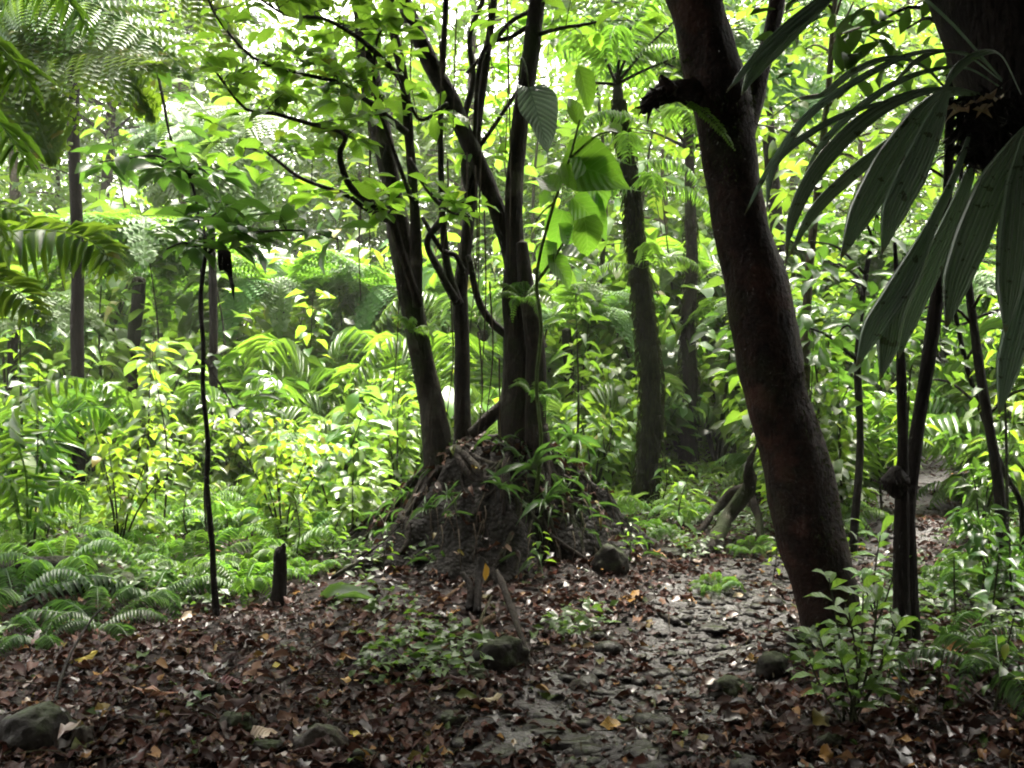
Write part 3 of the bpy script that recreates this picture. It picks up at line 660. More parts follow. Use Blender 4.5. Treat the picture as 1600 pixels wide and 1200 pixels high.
for i in range(64):
    f, fr = FEET[i % 4]; a = U(math.pi * .85, math.pi * 2.15) if i < 50 else U(0, 6.28); r0 = U(.010, .024) if i % 3 else U(.025, .045); far = U(.35, .8) if i % 4 else U(.8, 1.25); pts = []; rad = []
    for k in range(9):
        u = k / 8; aa = a + .9 * u * mnoise.noise(Vector((i * 3.1, u * 2.2, 0))); r = fr * .55 + far * u ** 1.3
        x = f[0] + r * math.cos(aa); y = f[1] + r * .85 * math.sin(aa); zz = max(mound_z(x, y), gz(x, y)) + r0 * .4
        if u < .35: zz = max(zz, f[2] + U(.02, .18) * (1 - u / .35) ** 1.5 - .35 * u)
        pts.append((x, y, zz + (.035 * mnoise.noise(Vector((i * 1.7, u * 4, 5))) if k < 8 else -.04))); rad.append(r0 * (1.5 - 1.15 * u ** .6))
    m = MB(); tube(m, pts, rad, 6, 30, .25, i, 9.); part('root', m, M['bark_root'], tB, oB)
for i, pl in enumerate([[(672, 730, 20), (640, 765, 16), (612, 790, 13), (585, 806, 9), (566, 815, 4)], [(690, 770, 18), (655, 800, 14), (625, 830, 10), (600, 850, 5)], [(850, 740, 18), (880, 790, 14), (905, 840, 11), (915, 890, 6)], [(800, 780, 18), (792, 830, 15), (790, 870, 12), (786, 915, 6)], [(850, 760, 14), (846, 820, 13), (858, 870, 10), (852, 910, 5)]]):
    a_, b_ = pxline(pl, 7.05, 6.6 if i > 1 else 7.1)
    for q in a_: q[2] = max(mound_z(q[0], q[1]) + .012, gz(q[0], q[1]))
    m = MB(); tube(m, a_, b_, 7, 26, .25, i, 9.); part('root', m, M['bark_root'], tB, oB)
mb = MB()
for i in range(60):                                                     # thin rootlets fringing the front of the mound
    a = U(math.pi * 1.02, math.pi * 2.15); q = U(.45, .85); x = oB[0] + q * math.cos(a) * 1.05; y = oB[1] + q * math.sin(a) * .86 - .03
    z = mound_z(x, y) + U(.02, .12); L = U(.15, .5)
    e = np.array([x + U(-.06, .06), y - U(.02, .2), max(z - L, gz(x, y - .1) - .02)])
    s = np.array([x, y, z]); tube(mb, [s, (s + e) / 2 + np.array([U(-.04, .04), -.05, .03]), e], [.0045, .003, .002], 4, 7)
part('rootlets', mb, M['rootlet'], tB, oB)['kind'] = 'stuff'
mb = MB(); n = 260; an = U(math.pi * .9, math.pi * 2.1, n); q = U(.2, 1.05, n); x = oB[0] + q * np.cos(an) * 1.05; y = oB[1] + q * np.sin(an) * .85
pos = np.array([(a, b, max(mound_z(a, b), gz(a, b)) + U(.01, .07)) for a, b in zip(x, y)]); scatter(mb, T_DRY, pos, rdir(n, -.7, .3), rnrm(n, .6), U(.05, .12, n), U(.02, .06, n))
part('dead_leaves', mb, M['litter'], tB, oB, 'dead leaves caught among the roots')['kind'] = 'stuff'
mb = MB(); n = 520; an = U(math.pi * .9, math.pi * 2.1, n); q = U(.15, 1.1, n); x = oB[0] + q * np.cos(an) * 1.05; y = oB[1] + q * np.sin(an) * .85
keep = np.array([mnoise.noise(Vector((a * 2.2, b * 2.2, 8))) > -.02 for a, b in zip(x, y)]); x, y = x[keep], y[keep]; n = len(x)
pos = np.array([(a, b, max(mound_z(a, b), gz(a, b)) + U(.0, .08)) for a, b in zip(x, y)]); out_ = np.stack([x - oB[0], y - oB[1], np.zeros(n)], 1); scatter(mb, [T_LO[0], T_ST[0], T_ST[1], T_ST[1]], pos, nrm(nrm(out_) * .7 + rdir(n, -.5, 1.0)), rnrm(n, .6), U(.05, .22, n), U(.01, .022, n))
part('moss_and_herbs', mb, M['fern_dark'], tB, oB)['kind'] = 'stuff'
mb = MB()
for px, y0, y1 in [(790, -60, 250), (793, 40, 420), (768, -60, 160), (714, 20, 210), (688, 60, 240), (730, 240, 420), (743, 260, 520), (752, 230, 470), (757, 330, 610), (700, 250, 400), (584, 120, 420), (592, 40, 330), (645, 60, 200), (573, 20, 260), (565, 310, 470), (622, 330, 640), (705, 470, 660), (780, 560, 760), (748, 520, 700), (765, 440, 660)]:
    a_, _ = pxline([(px, y0), (px + U(-6, 6), (y0 + y1) / 2), (px + U(-10, 14), y1)], dB - .2 + U(-.1, .15)); tube(mb, a_, [.006, .005, .003], 4, 12)
part('aerial_roots', mb, M['rootlet'], tB, oB)['kind'] = 'stuff'

# --- C: the moss-hung trunk with a head of ferny leaves
o = GD(1012, 9.7); d = 9.7
tC = thing('mossy_tree', 'slender trunk wrapped in hanging moss with fern-like leaves at its head', 'tree', o)
mb = MB(); ln, rr = pxline([(1008, 815, 46), (1010, 760, 40), (1016, 680, 40), (1018, 600, 38), (1010, 520, 36), (1000, 440, 30), (992, 370, 28), (986, 300, 26), (976, 230, 24), (966, 170, 20), (962, 120, 18)], d); rr = rr * .8
c = tube(mb, ln, rr, 12, 60, .3, 4, 7.); part('trunk', mb, M['bark_moss'], tC, o)
mb = MB(); n = 3600; k = rng.integers(3, 55, n); an = U(0, 6.28, n); rad = np.interp(k / 60, np.linspace(0, 1, len(rr)), rr)
pos = c[k] + np.stack([np.cos(an) * rad, np.sin(an) * rad, U(-.03, .03, n)], 1)
put(mb, T_LA[1], pos, np.stack([np.cos(an) * U(.3, 1.6, n), np.sin(an) * U(.3, 1.6, n), -np.ones(n)], 1), np.stack([np.cos(an), np.sin(an), .4 * np.ones(n)], 1), U(.04, .15, n), .012)
part('moss', mb, M['moss'], tC, o)
ctr = P(962, 118, d); ms = [frond_mb(arch(1.25, .42 + .2 * k, .5), 30, .26, .035, droop=.5).mesh('frond') for k in range(2)]
for i in range(11):
    f = mk('frond', ms[i % 2], tC, M['fern']); f.location = tuple(ctr - o); f.rotation_euler = (U(-.2, .2), U(-.45, .15), i * .571 + U(-.2, .2)); f.scale = (U(.75, 1.1),) * 3
for j, (q, L) in enumerate([((1010, 200), .8), ((985, 260), .7), ((1000, 300), .75), ((1004, 420), .6)]):
    for i in range(3):
        f = mk('frond', ms[i % 2], tC, M['fern_dark']); f.location = tuple(P(*q, d - .1) - o); f.rotation_euler = (U(-.2, .2), U(.1, .6), [-.2, -1.5, -2.8][i] + U(-.4, .4)); f.scale = (L,) * 3
mb = MB()
for e, w in [((938, 48), 6), ((985, 45), 4), ((1062, 28), 4), ((1068, 88), 4), ((905, 130), 4), ((1000, 60), 4)]:
    a_, _ = pxline([(962, 135), ((962 + e[0]) / 2 - 6, (135 + e[1]) / 2), e], d - .1); tube(mb, a_, [.018, .014, .008], 5, 8)
part('stalk', mb, M['bark_dark'], tC, o)

# --- plain trunks: name, label, centre line with widths, depth, bark
def pole(name, label, cat, pts, d0, bark, d1=None, ring=10, lump=.15, crown=None, group=None):
    d1 = d0 if d1 is None else d1
    base = GD(pts[0][0], d0); t = thing(name, label, cat, base, group); mb = MB(); a_, b_ = pxline(pts, d0, d1)
    a_ = np.vstack([[base - np.array([0, 0, .12])], a_]); b_ = np.r_[b_[0] * 1.15, b_]
    c = tube(mb, a_, b_, ring, 50, lump, d0 * 3 + pts[0][0], 6.); part('trunk', mb, M[bark], t, base)
    if crown:
        fo = MB(); lo, cr, ncl, npc, L, ratio, tms, mat = crown
        for _ in range(ncl):
            br = MB()
            q = c[int(U(lo, .999) * 50)]; a = U(0, 6.28); e = q + np.array([math.cos(a), math.sin(a), U(-.1, .5)]) * cr * U(.25, 1)
            tube(br, [q, (q + e) / 2 + np.array([0, 0, .08]), e], [b_[-1] * .5 + .006, .01, .004], 5, 7); part('branch', br, M[bark], t, base); clump(fo, e, (.3 * cr ** .5, .3 * cr ** .5, .15 * cr ** .5), npc, L, ratio, tms)
        part('crown', fo, M[mat], t, base)
    return t
pole('slim_tree', 'slim straight bare trunk with a lichen ring, at the left beside the bright clearing', 'tree', [(120, 772, 22), (122, 700, 20), (122, 600, 20), (121, 500, 20), (124, 400, 19), (121, 300, 18), (119, 200, 19), (121, 95, 17), (118, -80, 16), (112, -300, 13)], 10.8, 'bark_dark', crown=(.85, 2.2, 24, 60, .22, .45, T_LO, 'crown'))
pole('slim_tree', 'dark knotty slim trunk rising between the mossy trunk and the leaning tree', 'tree', [(1080, 745, 30), (1076, 690, 24), (1078, 600, 24), (1074, 520, 22), (1080, 430, 20), (1078, 340, 18), (1076, 270, 16), (1072, 150, 15), (1066, -40, 14), (1060, -260, 10)], 12.4, 'bark_root', crown=(.72, 1.8, 22, 60, .2, .45, T_OV, 'crown'))
base = GD(1080, 12.4); tD = next(q for q in S.objects if q.get('label', '').startswith('dark knotty slim trunk')); a_, b_ = pxline([(1080, 745, 30), (1076, 690, 24), (1078, 600, 24), (1074, 520, 22), (1080, 430, 20), (1078, 340, 18)], 12.4); cD = catmull(a_, 60); n = 1100
mb = MB(); k = rng.integers(0, 60, n); an = U(0, 6.28, n); rD = np.interp(k / 59, np.linspace(0, 1, len(b_)), b_)
put(mb, T_LA[1], cD[k] + np.stack([np.cos(an) * rD, np.sin(an) * rD, U(-.03, .03, n)], 1), np.stack([np.cos(an) * U(.3, 1.5, n), np.sin(an) * U(.3, 1.5, n), -np.ones(n)], 1), rnrm(n, .5), U(.04, .14, n), .013); part('moss', mb, M['moss'], tD, base)
pole('slim_tree', 'tallest dark thin stem, leaning right, beside the far bend of the path', 'tree', [(1424, 965, 36), (1420, 880, 30), (1420, 800, 26), (1432, 690, 22), (1450, 560, 21), (1466, 440, 20), (1476, 330, 16), (1479, 220, 14), (1480, 100, 13), (1490, -100, 11)], 4.9, 'bark_dark', crown=(.9, .8, 8, 26, .16, .45, T_OB, 'crown_dark'))
pole('slim_tree', 'short upright dark stem ending under the drooping leaves, rising from a dark fibrous knot', 'tree', [(1412, 960, 30), (1410, 860, 26), (1411, 780, 22), (1412, 700, 17), (1409, 600, 15), (1405, 520, 13), (1402, 470, 10), (1396, 380, 6)], 4.8, 'bark_dark')
pole('slim_tree', 'thin dark stem bowing to the right beyond the drooping leaves, near the right edge', 'tree', [(1572, 900, 20), (1566, 800, 17), (1556, 720, 16), (1538, 620, 15), (1528, 560, 15), (1518, 490, 13), (1510, 430, 11), (1500, 330, 8), (1496, 180, 6)], 6.4, 'bark_dark', crown=(.6, .7, 8, 18, .14, .45, T_OV, 'bush_dark'))
pole('slim_tree', 'very thin stem leaning beside the bowing stem by the right edge', 'tree', [(1600, 800, 10), (1572, 740, 9), (1540, 660, 8), (1510, 570, 8), (1490, 480, 6), (1478, 400, 4)], 6.8, 'bark_dark', crown=(.5, .6, 7, 16, .13, .45, T_OV, 'bush'))
# fibrous knot on the short stem
o = P(1402, 752, 4.78); mb = MB(); n = 420; dd = rdir(n, -1, 1); dd[:, 2] -= .5; put(mb, T_LA[1], o + nrm(dd) * .04, dd + rng.normal(0, .5, (n, 3)), rnrm(n, .8), U(.025, .055, n), .007)
tube(mb, [o + np.array([0, 0, .07]), o, o - np.array([0, 0, .08])], [.02, .065, .02], 10, 12, .3)
solo('fibre_knot', mb, M['bark_dark'], 'dark round knot of fibres clinging to the short upright stem', 'plant knot', o)
pole('tree_stump', 'short dark broken post standing in the leaf litter left of the root mound', 'stump', [(432, 945, 26), (435, 900, 21), (436, 868, 20), (441, 856, 9), (443, 850, 3)], 6.0, 'bark_dark', lump=.3)

# --- F: the tree at the top right with its epiphyte
o = np.array([2.55, 3.5, float(hgt(2.55, 3.5))])
tF = thing('leaning_tree', 'thick blackish trunk crossing the top right corner above the drooping leaves', 'tree', o)
mb = MB(); ln, rr = pxline([(1930, 1300, 240), (1900, 1150, 215), (1830, 850, 200), (1750, 560, 190), (1665, 320, 180), (1610, 180, 176), (1565, 60, 176), (1530, -40, 176), (1470, -250, 160), (1420, -500, 130)], 3.5)
tube(mb, ln, rr, 18, 60, .14, 8, 5.); part('trunk', mb, M['bark_dark'], tF, o)
mb = MB(); cw = MB(); canopy(mb, cw, ln[-1], 1.6, 1.2, 4.2, 3.8, 80, 75, 2.0, .1); part('crown_limb', mb, M['bark_dark'], tF, o); part('crown', cw, M['crown_dark'], tF, o)
o = P(1535, 190, 3.3); tE = thing('epiphyte', 'drooping plant of long grey-green pleated split leaves hung on the top right trunk', 'plant', o)
mb = MB(); n = 900; dd = nrm(rng.normal(0, 1, (n, 3)) + np.array([-.1, -.3, -.9])); cc = np.array([P(1535 + U(-40, 50), 195 + U(-40, 45), 3.3 + U(-.05, .05)) for _ in range(n)])
put(mb, T_LA[1], cc, dd, rnrm(n, .9), U(.05, .13, n), .008); part('root_mass', mb, M['bark_dark'], tE, o, 'matted hanging roots'); 
FR = [   # lobes: photo points, depth from-to, widths (px), facing
    ([(1560, 130), (1500, 88), (1430, 84), (1350, 118), (1262, 178), (1200, 262), (1162, 336)], 3.2, 2.9, [6, 14, 22, 26, 26, 18, 2], (-.45, -.55, .7)),
    ([(1560, 128), (1470, 30), (1385, -30), (1310, -14), (1240, 34), (1180, 90), (1132, 148)], 3.2, 2.7, [5, 8, 14, 24, 34, 26, 2], (-.35, -.8, .45)),
    ([(1310, -14), (1258, 30), (1208, 78), (1172, 120), (1156, 152)], 2.95, 2.65, [10, 28, 34, 24, 2], (-.3, -.9, .3)),
    ([(1530, 150), (1480, 140), (1410, 152), (1340, 192), (1275, 262), (1240, 330), (1226, 396)], 3.25, 2.85, [6, 12, 30, 40, 36, 26, 2], (-.35, -.75, .5)),
    ([(1410, 152), (1320, 178), (1250, 216), (1205, 262), (1196, 330)], 3.0, 2.8, [8, 24, 26, 18, 2], (-.4, -.5, .7)),
    ([(1520, 150), (1475, 148), (1440, 178), (1390, 250), (1345, 330), (1312, 405)], 3.25, 2.8, [8, 20, 46, 62, 50, 3], (-.1, -.95, .3)),
    ([(1475, 150), (1455, 200), (1425, 270), (1396, 330), (1376, 398)], 3.0, 2.8, [14, 44, 60, 50, 3], (.05, -.97, .2)),
    ([(1600, 200), (1585, 232), (1552, 290), (1520, 370), (1494, 440), (1478, 512)], 3.0, 2.65, [12, 40, 66, 72, 56, 4], (0, -.97, .2)),
    ([(1600, 215), (1592, 290), (1586, 370), (1578, 450), (1570, 520)], 2.9, 2.65, [20, 56, 70, 54, 4], (.1, -.97, .2)),
    ([(1520, 180), (1495, 260), (1455, 350), (1410, 440), (1366, 510), (1338, 572)], 3.3, 2.85, [6, 12, 22, 48, 44, 3], (-.1, -.95, .25)),
    ([(1455, 350), (1430, 420), (1400, 480), (1388, 540), (1376, 592)], 3.15, 2.85, [10, 36, 50, 44, 3], (.05, -.97, .2)),
    ([(1640, 300), (1618, 400), (1598, 490), (1578, 570), (1562, 648)], 2.9, 2.6, [10, 40, 58, 50, 3], (0, -.97, .2)),
    ([(1530, 160), (1470, 170), (1400, 215), (1330, 270), (1270, 330), (1232, 400)], 3.4, 3.1, [6, 14, 24, 30, 24, 2], (-.3, -.85, .4)),
    ([(1545, 180), (1520, 250), (1492, 330), (1452, 420), (1420, 500), (1404, 560)], 3.45, 3.1, [6, 14, 34, 46, 36, 2], (0, -.95, .3)),
    ([(1590, 150), (1560, 92), (1530, 84), (1490, 110), (1462, 160)], 3.15, 3.0, [6, 14, 20, 18, 2], (.2, -.6, .75)),
    ([(1640, 210), (1615, 300), (1606, 400), (1598, 490), (1592, 560)], 2.95, 2.75, [10, 40, 50, 44, 3], (.1, -.97, .2)),
    ([(1560, 140), (1500, 108), (1420, 120), (1350, 160), (1290, 215), (1255, 270)], 3.35, 3.2, [6, 12, 20, 22, 18, 2], (-.3, -.6, .7)),
    ([(1560, 128), (1520, 92), (1470, 82), (1430, 96), (1385, 140)], 3.25, 3.1, [6, 14, 18, 14, 2], (.2, -.5, .8)),
    ([(1480, 150), (1440, 108), (1390, 92), (1330, 112), (1280, 150), (1240, 158)], 3.3, 3.4, [5, 10, 20, 24, 18, 2], (-.2, -.6, .75)),
]
for pts, d0, d1, w, nh in FR:
    m = MB(); ds = np.linspace(d0, d1, len(pts)); ribbon(m, [P(p[0], p[1], q) for p, q in zip(pts, ds)], [.82 * a / F * q for a, q in zip(np.interp(np.linspace(0, 1, len(pts)), np.linspace(0, 1, len(w)), w), ds)], nh, 11, .035, 30, .12)
    part('leaf', m, M['pleat'], tE, o)
o = P(1500, 165, 3.15); mb = MB()
for i in range(9):
    put(mb, T_DRY[i % 4], (P(1470 + i * 11, 165 + U(-12, 14), 3.12))[None], rdir(1, -.3, .1), rnrm(1, .4), .07, .03)
solo('dead_leaves', mb, M['tan'], 'tuft of withered yellowish leaves caught at the base of the drooping pleated plant', 'dead leaves', o)

# --- H: dark saplings standing in front at the left
def heroplant(name, label, stem, d, clusters, L, ratio, tms, mat, stemmat='bark_dark', cat='sapling'):
    base = GD(stem[0][0], d); t = thing(name, label, cat, base); st = MB(); a_, b_ = pxline(stem, d); a_[0, 2] = base[2] - .05; tube(st, a_, b_, 7, 40, .12, d, 9.)
    fo = MB()
    for (pts, ncl, per, sp) in clusters:
        c_, r_ = pxline(pts, d, d - U(-.3, .3)); c = tube(st, c_, r_, 5, 14); leafy(st, fo, c, r_, ncl, per, L, ratio, tms, sp, .05, .3)
    part('stem', st, M[stemmat], t, base); part('foliage', fo, M[mat], t, base); return t
heroplant('sapling', 'tall thin dark sapling with a broad layered head of dark leaves, left foreground', [(337, 990, 12), (331, 900, 10), (329, 850, 9), (322, 760, 8), (324, 690, 8), (317, 610, 7), (318, 540, 7), (314, 470, 7), (322, 400, 7), (322, 370, 6)], 5.6,
          [([(322, 400, 6), (360, 372, 5), (420, 362, 4), (480, 362, 3), (530, 375, 2)], 13, 4.5, .14), ([(322, 372, 5), (322, 350, 4), (345, 330, 3)], 3, 5, .1), ([(322, 395, 5), (290, 380, 4), (262, 390, 3)], 2, 4, .1), ([(318, 560, 4), (355, 620, 3), (372, 660, 2)], 2, 3, .06)], .24, .38, T_OB, 'bush_dark')
heroplant('sapling', 'sapling with dark glossy leaves high up, right of the slim straight trunk', [(327, 850, 5), (322, 760, 5), (323, 690, 5), (318, 610, 4), (317, 500, 4), (312, 340, 4), (296, 270, 5), (272, 225, 4), (258, 160, 3), (248, 110, 2)], 7.6,
          [([(296, 270, 5), (250, 246, 4), (200, 250, 3), (160, 255, 2)], 8, 4.5, .14), ([(300, 275, 5), (315, 265, 4), (330, 275, 2)], 4, 4, .12), ([(270, 225, 3), (262, 170, 2), (250, 110, 2)], 2, 3, .07)], .31, .38, T_OB, 'bush_dark')
# big drooping dark leaf with holes on a thin stem (beside sapling) and hanging dead leaf
o = P(345, 400, 5.5); mb = MB(); put(mb, template(8, 'ovate', .5, .5, wav=.6, twist=1.4), P(342, 392, 5.5)[None], np.array([[.45, -.1, -1]]), np.array([[.4, -1, .2]]), .30, .07)
solo('dead_leaf', mb, M['bark_dark'], 'curled blackish dead leaf dangling beneath the head of the dark sapling', 'dead leaf', o)

# --- R: climbing plants with large leaves near the middle
def bigleaf(mb, b, tip, d, w, nh, tm, dd=0.):
    A = P(b[0], b[1], d); B = P(tip[0], tip[1], d + dd); v = B - A; put(mb, tm, A[None], v[None], np.array([nh]), np.linalg.norm(v), w / F * d)
o = GD(835, 6.7); tR = thing('climbing_plant', 'climbing plant with big bright green leaves right of the rooted tree', 'climbing plant', o)
mb = MB()
for pts in [[(838, 770, 7), (846, 690, 6), (838, 600, 6), (846, 510, 6), (838, 430, 5), (862, 330, 5), (888, 255, 4), (905, 190, 3)], [(840, 440, 5), (880, 380, 4), (900, 330, 3)], [(866, 318, 4), (850, 330, 3), (838, 345, 3)], [(890, 250, 5), (930, 215, 3), (970, 205, 3)]]:
    a_, b_ = pxline(pts, 6.7); tube(mb, a_, b_, 6, 20)
part('stem', mb, M['stem_green'], tR, o)
for b, t_, w, nh, k, dd in [((878, 255), (990, 278), 100, (-.05, -.92, .4), 0, -.15), ((905, 245), (968, 320), 70, (.1, -.8, .6), 1, -.1), ((872, 300), (842, 268), 44, (0, -.7, .7), 2, 0), ((895, 310), (962, 372), 62, (.1, -.9, .4), 0, 0), ((880, 330), (858, 396), 48, (-.1, -.9, .4), 1, 0),
                            ((903, 106), (930, 178), 34, (.2, -.95, .3), 2, 0), ((912, 340), (930, 420), 52, (.1, -.9, .3), 1, .1), ((855, 400), (905, 445), 44, (0, -.7, .7), 2, 0), ((970, 210), (935, 190), 26, (0, -.8, .6), 2, .1), ((880, 400), (958, 412), 50, (0, -.6, .8), 0, .2), ((870, 380), (830, 432), 46, (-.2, -.8, .5), 2, .1), ((905, 200), (890, 145), 26, (0, -.9, .4), 2, 0), ((872, 350), (905, 395), 34, (.1, -.8, .5), 2, .1), ((860, 300), (838, 322), 26, (-.2, -.7, .6), 2, 0)]:
    m = MB(); bigleaf(m, b, t_, 6.6 + U(-.1, .15), w, nh, T_BIG[k], dd); part('leaf', m, M['bigleaf'], tR, o)
o = P(838, 140, 6.5); tS = thing('sheen_leaf_plant', 'single ribbed leaf with painted sky sheen hanging before the main stem of the rooted tree', 'plant', o)
m = MB(); put(m, template(14, 'heart', .22, .15, wav=.10, ncol=9), P(826, 140, 6.5)[None], (P(862, 250, 6.35) - P(822, 140, 6.5))[None], np.array([[.15, -.75, .65]]), .5, .27); part('leaf', m, M['sheen_leaf'], tS, o)
mb = MB(); tube(mb, [P(826, 142, 6.5), P(822, 110, 6.55), P(815, 95, 6.7), P(812, 125, 7.1)], [.005, .006, .007, .008], 5, 10); part('stalk', mb, M['stem_green'], tS, o)
m = MB(); put(m, T_BIG[2], P(822, 150, 6.5)[None], (P(845, 132, 6.4) - P(822, 150, 6.5))[None], np.array([[0, -.5, .9]]), .12, .07); part('leaf', m, M['sheen_leaf'], tS, o)
# --- palms and tree ferns at the left edge
def palmish(name, label, cat, base, fronds, mat, npin, plen, pw, droop, bip=False, trunk=None, up=(0, -.3, 1), tms=None):
    t = thing(name, label, cat, base)
    if trunk is not None: m = MB(); tube(m, trunk[0], trunk[1], 8, 24, .15, 2, 8.); part('trunk', m, M['bark_dark'], t, base)
    for pts, d0, d1, k in fronds:
        a_, _ = pxline(pts, d0, d1); m = frond_mb(a_, npin, plen * k, pw, droop=droop, bip=bip, r0=.009, up=up, tms=tms or T_LA); part('frond', m, M[mat], t, base)
    return t
b0 = GD(-330, 4.6)
palmish('palm', 'palm with long drooping lime green leaflets reaching in at the upper left edge', 'palm', b0,
        [([(-330, 150), (-220, 30), (-100, 20), (0, 70), (62, 150)], 4.6, 4.2, 1.), ([(-330, 180), (-200, 110), (-90, 130), (0, 190), (50, 262)], 4.6, 4.1, .9), ([(-330, 200), (-230, 190), (-120, 230), (-40, 300), (20, 390)], 4.6, 4.3, .9),
         ([(-330, 140), (-160, -70), (-20, -80), (90, -20), (150, 60)], 4.7, 4.8, .8)], 'palm', 26, .42, .030, .95, trunk=([b0 - np.array([0, 0, .1]), P(-345, 700, 4.6), P(-330, 160, 4.6)], [.09, .07, .06]))
b0 = GD(-260, 5.2)
palmish('tree_fern', 'tree fern with a broad bright feathery frond across the slim straight trunk at the left', 'tree fern', b0,
        [([(-260, 480), (-120, 400), (0, 366), (90, 362), (150, 382), (186, 428)], 5.2, 5.0, 1.), ([(-260, 480), (-150, 440), (-50, 430), (20, 450), (70, 500)], 5.2, 4.7, .8), ([(-260, 470), (-140, 340), (-60, 310), (20, 330), (70, 372)], 5.3, 5.5, .8)],
        'bush_lime', 34, .34, .05, .25, bip=False, trunk=([b0 - np.array([0, 0, .1]), P(-262, 700, 5.2), P(-260, 470, 5.2)], [.09, .08, .07]), up=(0, -.55, .8))
b0 = GD(-40, 7.6)
palmish('tree_fern', 'tall tree fern spreading fine green fronds over the upper left corner', 'tree fern', b0,
        [([(-40, 60), (40, 0), (130, 4), (220, 50), (290, 110)], 7.6, 7.4, 1.), ([(-40, 60), (20, 60), (90, 85), (170, 88), (250, 100)], 7.6, 7.0, .9), ([(-40, 60), (40, -60), (180, -70), (300, -20), (370, 60)], 7.6, 8.2, 1.), ([(-40, 60), (10, 100), (50, 160), (80, 240)], 7.6, 7.2, .8),
         ([(-40, 60), (60, 20), (140, 50), (200, 110), (235, 175)], 7.6, 7.9, .9)],
        'bush_lime', 40, .6, .045, .3, bip=True, trunk=([b0 - np.array([0, 0, .1]), P(-42, 500, 7.6), P(-40, 60, 7.6)], [.1, .09, .07]), up=(0, -.6, .8))
b0 = GD(330, 11.4)
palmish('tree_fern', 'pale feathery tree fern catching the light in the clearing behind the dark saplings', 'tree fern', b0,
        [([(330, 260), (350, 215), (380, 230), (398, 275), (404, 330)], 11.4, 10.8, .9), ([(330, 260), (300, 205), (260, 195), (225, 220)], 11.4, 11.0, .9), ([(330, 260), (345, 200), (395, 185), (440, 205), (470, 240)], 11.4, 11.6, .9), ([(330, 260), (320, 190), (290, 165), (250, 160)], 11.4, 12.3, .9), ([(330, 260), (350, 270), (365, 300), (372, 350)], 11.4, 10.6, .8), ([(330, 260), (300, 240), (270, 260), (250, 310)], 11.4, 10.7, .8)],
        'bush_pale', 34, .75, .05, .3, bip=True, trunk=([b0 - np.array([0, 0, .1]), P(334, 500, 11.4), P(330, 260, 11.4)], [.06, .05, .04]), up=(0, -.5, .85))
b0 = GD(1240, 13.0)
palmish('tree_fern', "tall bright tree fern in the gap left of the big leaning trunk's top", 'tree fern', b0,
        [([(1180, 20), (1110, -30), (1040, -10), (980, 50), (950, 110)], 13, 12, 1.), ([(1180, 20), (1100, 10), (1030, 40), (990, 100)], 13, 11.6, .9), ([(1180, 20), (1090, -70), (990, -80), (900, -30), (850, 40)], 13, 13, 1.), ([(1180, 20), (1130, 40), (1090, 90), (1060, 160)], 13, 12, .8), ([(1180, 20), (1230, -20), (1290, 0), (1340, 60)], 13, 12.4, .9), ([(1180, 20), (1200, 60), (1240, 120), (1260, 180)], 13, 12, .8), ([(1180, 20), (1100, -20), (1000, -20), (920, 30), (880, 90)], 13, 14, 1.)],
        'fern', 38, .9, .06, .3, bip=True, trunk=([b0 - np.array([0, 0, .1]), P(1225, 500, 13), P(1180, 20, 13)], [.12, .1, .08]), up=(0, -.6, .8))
b0 = GD(30, 6.2)
palmish('palm', 'young palm with an arching grey-green frond low at the left edge', 'palm', b0,
        [([(40, 830), (38, 740), (20, 660), (60, 608), (120, 590), (200, 612)], 6.2, 6.0, 1.), ([(30, 830), (10, 740), (-20, 660), (-60, 620)], 6.2, 6.3, 1.), ([(40, 835), (60, 720), (105, 650), (160, 640), (190, 690)], 6.2, 6.3, .9), ([(45, 835), (80, 770), (110, 760), (140, 800)], 6.2, 5.9, .7), ([(30, 835), (20, 770), (-10, 740), (-50, 760)], 6.2, 5.9, .7)],
        'palm', 20, .26, .032, .7)

# --- the seedling bush in the right foreground
def seedling(name, label, px, py, stems, L, mat='seedling', cat='seedling'):
    b = G(px, py); t = thing(name, label, cat, b); st = MB(); fo = MB()
    for tip, n in stems:
        e = P(tip[0], tip[1], b[1] - U(-.12, .12)); s = b + np.array([U(-.03, .03), U(-.03, .03), -.02])
        c = tube(st, [s, s * .5 + e * .5 + np.array([U(-.03, .03), 0, .02]), e], [.006, .005, .003], 6, 24)
        for i in range(n):
            u = .3 + .7 * (i / max(1, n - 1)) ** .8; q = c[min(23, int(u * 24))]; az = i * 2.2 + U(-.4, .4); up = .15 + 1.3 * max(0, u - .75) * 3
            put(fo, T_OB[i % 3], q[None], np.array([[math.cos(az), math.sin(az), up]]), np.array([[-math.cos(az) * .6, -math.sin(az) * .6 - .25, 1.]]), L * U(.6, 1.15), L * .40 * U(.8, 1.1))
    part('stem', st, M['stem'], t, b); part('foliage', fo, M[mat], t, b); return t
seedling('seedling', 'bright green leafy seedling bush growing before the foot of the big leaning trunk', 1335, 1135,
         [((1298, 905), 11), ((1330, 960), 12), ((1375, 940), 11), ((1352, 930), 9), ((1405, 985), 10), ((1285, 1000), 9), ((1270, 1040), 8), ((1385, 1040), 10), ((1320, 1040), 10), ((1350, 1050), 9)], .125)
seedling('seedling', 'taller pale seedling behind the bright seedling bush, against the stem at its right', 1375, 1000, [((1378, 838), 12), ((1400, 900), 9), ((1350, 905), 8)], .15)
seedling('seedling', 'tiny two-leaved green seedling among dead leaves at the bottom left', 305, 1130, [((310, 1098), 5), ((270, 1115), 5), ((325, 1150), 4)], .07, 'cover')

